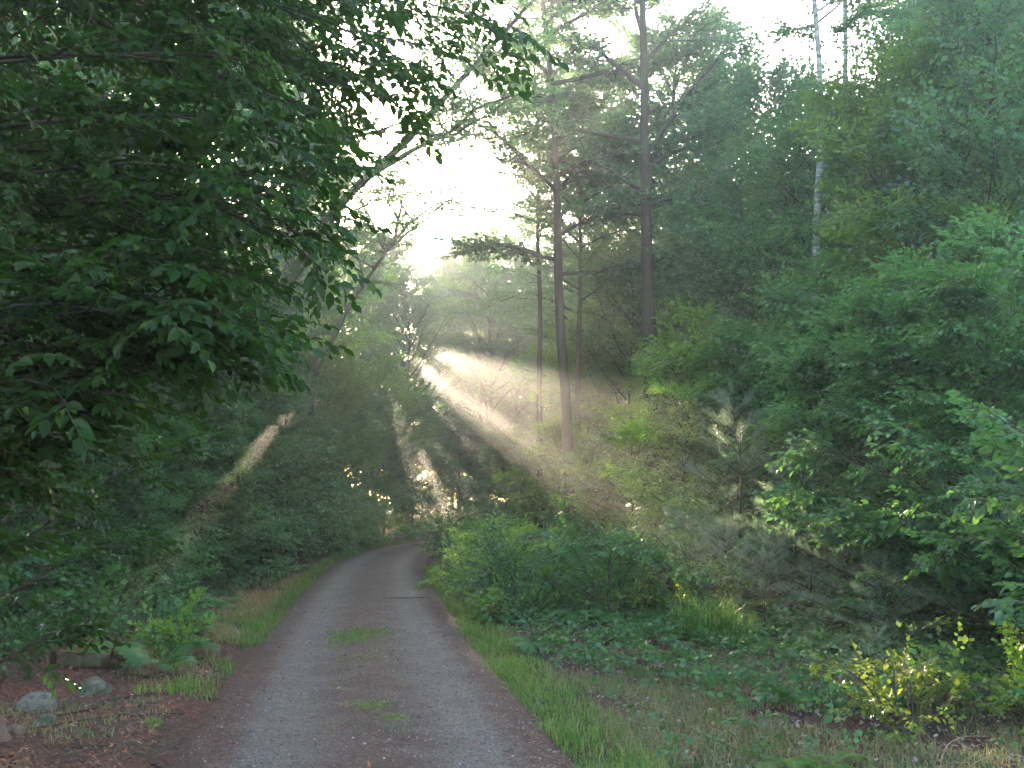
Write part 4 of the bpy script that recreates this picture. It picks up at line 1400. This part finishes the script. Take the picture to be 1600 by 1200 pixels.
Y = 4.3 + 12 * rg.uniform(0, 1, n) ** 1.5
X = road_x(Y) + np.where(rg.uniform(0, 1, n) < 0.5, rg.normal(0, 0.22, n), HALF - np.abs(rg.normal(0, 0.2, n)))
acc.add(*flakes(n, X, Y, 0.07, zf, 0.1, 0.03))
tag(link('fallen_needles', mesh_from('fallen_needles', *acc.arrays(), [M['red_needle']])), 'rust-coloured pine needles and twigs scattered over floor and road edge', 'pine needles', kind='stuff')

# loose gravel on the road
acc = Acc()
n = 16000
Y = 4.3 + 14 * rg.uniform(0, 1, n) ** 1.6
U = rg.uniform(-HALF, HALF, n)
X = road_x(Y) + U
keep = rg.uniform(0, 1, n) < np.where(U > 0.2, 1.0, 0.45)
X, Y = X[keep], Y[keep]
n = len(X)
Z = road_z(X - road_x(Y), X, Y)
sz = 0.0040 * np.exp(rg.normal(0, 0.45, n))
base = np.array([[-1, -1, -.4], [1, -1, -.4], [1, 1, -.4], [-1, 1, -.4], [-.6, -.6, .6], [.6, -.6, .6], [.6, .6, .6], [-.6, .6, .6]])
cq = np.array([[4, 5, 6, 7], [0, 1, 5, 4], [1, 2, 6, 5], [2, 3, 7, 6], [3, 0, 4, 7]])
a = rg.uniform(0, 6.283, n)
rot = np.zeros((n, 3, 3))
rot[:, 0, 0] = np.cos(a)
rot[:, 0, 1] = -np.sin(a)
rot[:, 1, 0] = np.sin(a)
rot[:, 1, 1] = np.cos(a)
rot[:, 2, 2] = 1
vv = base[None] * (1 + rg.normal(0, 0.25, (n, 8, 3))) * sz[:, None, None]
vv = np.einsum('kvi,kij->kvj', vv, rot) + np.stack([X, Y, Z + sz * 0.3], 1)[:, None, :]
acc.add(vv, cq[None] + (np.arange(n) * 8)[:, None, None])
tag(link('gravel', mesh_from('gravel', *acc.arrays(), [M['gravel']])), 'loose grey gravel on the road', 'gravel', kind='stuff')

# ------------------------------------------------------------------ stones, logs, sticks


def stone(label, px, d, size, mat, seed, name='stone', sink=0.35):
    import bmesh
    r_ = np.random.default_rng(seed)
    bm = bmesh.new()
    bmesh.ops.create_icosphere(bm, subdivisions=4, radius=1.0)
    ph = r_.uniform(0, 6, 9)
    for v in bm.verts:
        c = v.co
        k = 1 + 0.16 * math.sin(2.1 * c.x + ph[0]) * math.sin(1.9 * c.y + ph[1]) + 0.12 * math.sin(3.1 * c.z + ph[2] + 2 * c.x) + 0.06 * math.sin(5 * c.x + ph[3]) * math.sin(6 * c.y + ph[4] + 3 * c.z) + 0.025 * math.sin(13 * c.x + ph[5]) * math.sin(11 * c.y + 9 * c.z + ph[6])
        c = c * k
        # a few broken faces
        for q in range(4):
            nn = Vector((math.cos(ph[q] * 1.7), math.sin(ph[q] * 1.7), 0.5 * math.sin(ph[q + 2]))).normalized()
            dd = c.dot(nn) - 0.74
            if dd > 0:
                c = c - nn * dd * 0.8
        v.co = Vector((c.x * size[0], c.y * size[1], c.z * size[2]))
    me = bpy.data.meshes.new(name)
    bm.to_mesh(me)
    bm.free()
    for p in me.polygons:
        p.use_smooth = True
    me.materials.append(M[mat])
    b = gpt(px, d)
    o = link(name, me, None, (b[0], b[1], b[2] + size[2] * (0.5 - sink)))
    o.rotation_euler = (r_.normal(0, .12), r_.normal(0, .12), r_.uniform(0, 6))
    return tag(o, label, name)


stone('pale domed grey stone on the needle floor at lower left', 78, 7.9, (0.18, 0.16, 0.17), 'stone', 1, sink=0.72)
stone('mossy greenish stone right behind the pale domed stone', 158, 8.5, (0.16, 0.14, 0.14), 'stone_moss', 2, sink=0.8)
stone('reddish stone cut by the left edge of the picture', 2, 6.8, (0.16, 0.14, 0.14), 'stone_red', 3)
stone('small reddish stone between the left edge and the pale stone', 45, 7.0, (0.09, 0.06, 0.05), 'stone_red', 4)
stone('long low grey stone beside the fern at the end of the log', 222, 10.8, (0.28, 0.16, 0.11), 'stone', 5)
stone('flat half-buried stone beside the larger grass patch in the road', 582, 13.2, (0.14, 0.10, 0.05), 'stone', 6, sink=0.1)
stone('small dark stone in front of the pale domed stone', 88, 7.35, (0.10, 0.07, 0.055), 'stone_moss', 7)


def log(name, label, p0, p1, r, mat, seed, cat='log', stub=True):
    r_ = np.random.default_rng(seed)
    p0, p1 = np.array(p0, float), np.array(p1, float)
    n = 22
    pts = np.array([p0 + (p1 - p0) * t + np.array([0, 0.15 * r * 8 * math.sin(t * 3.0) * 0.3, 0]) + r_.normal(0, r * 0.12, 3) for t in np.linspace(0, 1, n)])
    c = pts.mean(0)
    acc = Acc()
    rad = r * (1 - 0.35 * np.linspace(0, 1, n)) * (1 + r_.normal(0, 0.06, n))
    pts = np.vstack([pts[:1] - (pts[1] - pts[0]) * 0.02, pts, pts[-1:] + (pts[-1] - pts[-2]) * 0.02])
    rad = np.concatenate([[0.001], rad, [0.001]])
    tube(acc, pts - c, rad, 12, 0, r_, 0.07)
    if stub:
        for t in (0.3, 0.62):
            p, tg = path_at(pts, t)
            d = unit(np.array([0.3, -0.5, 0.8]) + r_.normal(0, .3, 3))
            tube(acc, np.array([p, p + d * r * 1.6, p + d * r * 3.0]) - c, [r * .3, r * .2, r * .08], 6)
    o = link(name, mesh_from(name, *acc.arrays(), [M[mat]], True), None, tuple(c))
    return tag(o, label, cat)


def G(px, d, dz=0.0):
    p = gpt(px, d)
    p[2] += dz
    return p


log('fallen_log', 'dark rotten log lying on the needle floor behind the stones, left of the road', G(95, 9.6, .06), G(232, 9.9, .05), 0.085, 'log', 1)
log('fallen_log', 'reddish broken log end half hidden under leaves above the long dark log', G(115, 11.3, .1), G(175, 11.7, .13), 0.075, 'log', 2)
sticks = [(280, 9.0, 330, 9.1, .012), (180, 8.2, 250, 8.5, .010), (215, 7.6, 300, 7.9, .012), (60, 7.1, 220, 7.7, .008), (330, 8.6, 365, 8.7, .010), (120, 6.6, 200, 6.7, .009), (250, 6.5, 300, 6.3, .010), (100, 7.6, 175, 7.9, .009), (205, 9.4, 260, 9.2, .015), (290, 10.2, 330, 10.4, .012)]
sticks.sort(key=lambda t: t[0])
for i, (a0, d0, a1, d1, r_) in enumerate(sticks):
    log('stick', 'thin dark stick lying on the red needle floor, ' + ORD[i] + ' of the sticks from the left', G(a0, d0, .012), G(a1, d1, .015), r_, 'bark_dark', 10 + i, 'stick', False)
log('stick', 'thin stick lying across the road before the bend', [road_x(17.6) + 0.0, 17.6, 0.0], [road_x(17.8) + 1.1, 17.8, 0.0], 0.008, 'bark_dark', 40, 'stick', False)
# arching dry canes at the lower right corner
for i, (pts, lab) in enumerate([
        ([(1465, 1215, 5.7), (1480, 1165, 5.8), (1520, 1150, 5.9), (1570, 1160, 6.0), (1600, 1200, 6.0)], 'pale dry cane arching at the lower right corner, the left and taller arch'),
        ([(1500, 1220, 5.5), (1530, 1188, 5.5), (1580, 1180, 5.5), (1640, 1190, 5.5)], 'pale dry cane arching at the lower right corner, the right and lower arch')]):
    pp = smooth_path([at(*p) for p in pts], 24)
    acc = Acc()
    c = pp[0].copy()
    tube(acc, pp - c, np.linspace(0.0034, 0.0014, 24), 6)
    for k in range(5, 23, 3):
        leaf_quads(acc, pp[k] - c, unit(np.array([rg.normal(0, 1), rg.normal(0, 1), -0.4])), UP, 0.05, 0.012)
    tag(link('dry_cane', mesh_from('dry_cane', *acc.arrays(), [M['canestem']], True), None, tuple(c)), lab, 'cane')

# ------------------------------------------------------------------ morning haze, one closed box of air
hm, hnt, hout = new_mat('morning_haze')
pv = N(hnt, 'ShaderNodeVolumePrincipled')
pv.inputs['Color'].default_value = (0.93, 0.96, 0.95, 1)
pv.inputs['Density'].default_value = HAZE
pv.inputs['Anisotropy'].default_value = 0.73
hnt.links.new(pv.outputs[0], hout.inputs['Volume'])
x0, x1, y0, y1, z0, z1 = -110, 110, -12, 175, -3, 30
hv = [(x, y, z) for z in (z0, z1) for x, y in ((x0, y0), (x1, y0), (x1, y1), (x0, y1))]
hq = [[3, 2, 1, 0], [4, 5, 6, 7], [0, 1, 5, 4], [1, 2, 6, 5], [2, 3, 7, 6], [3, 0, 4, 7]]
hz = link('haze', mesh_from('haze', np.array(hv), np.array(hq), np.zeros(6), [hm]))
tag(hz, 'pale morning haze filling the air of the forest', 'haze', kind='stuff')
hz.display_type = 'WIRE'
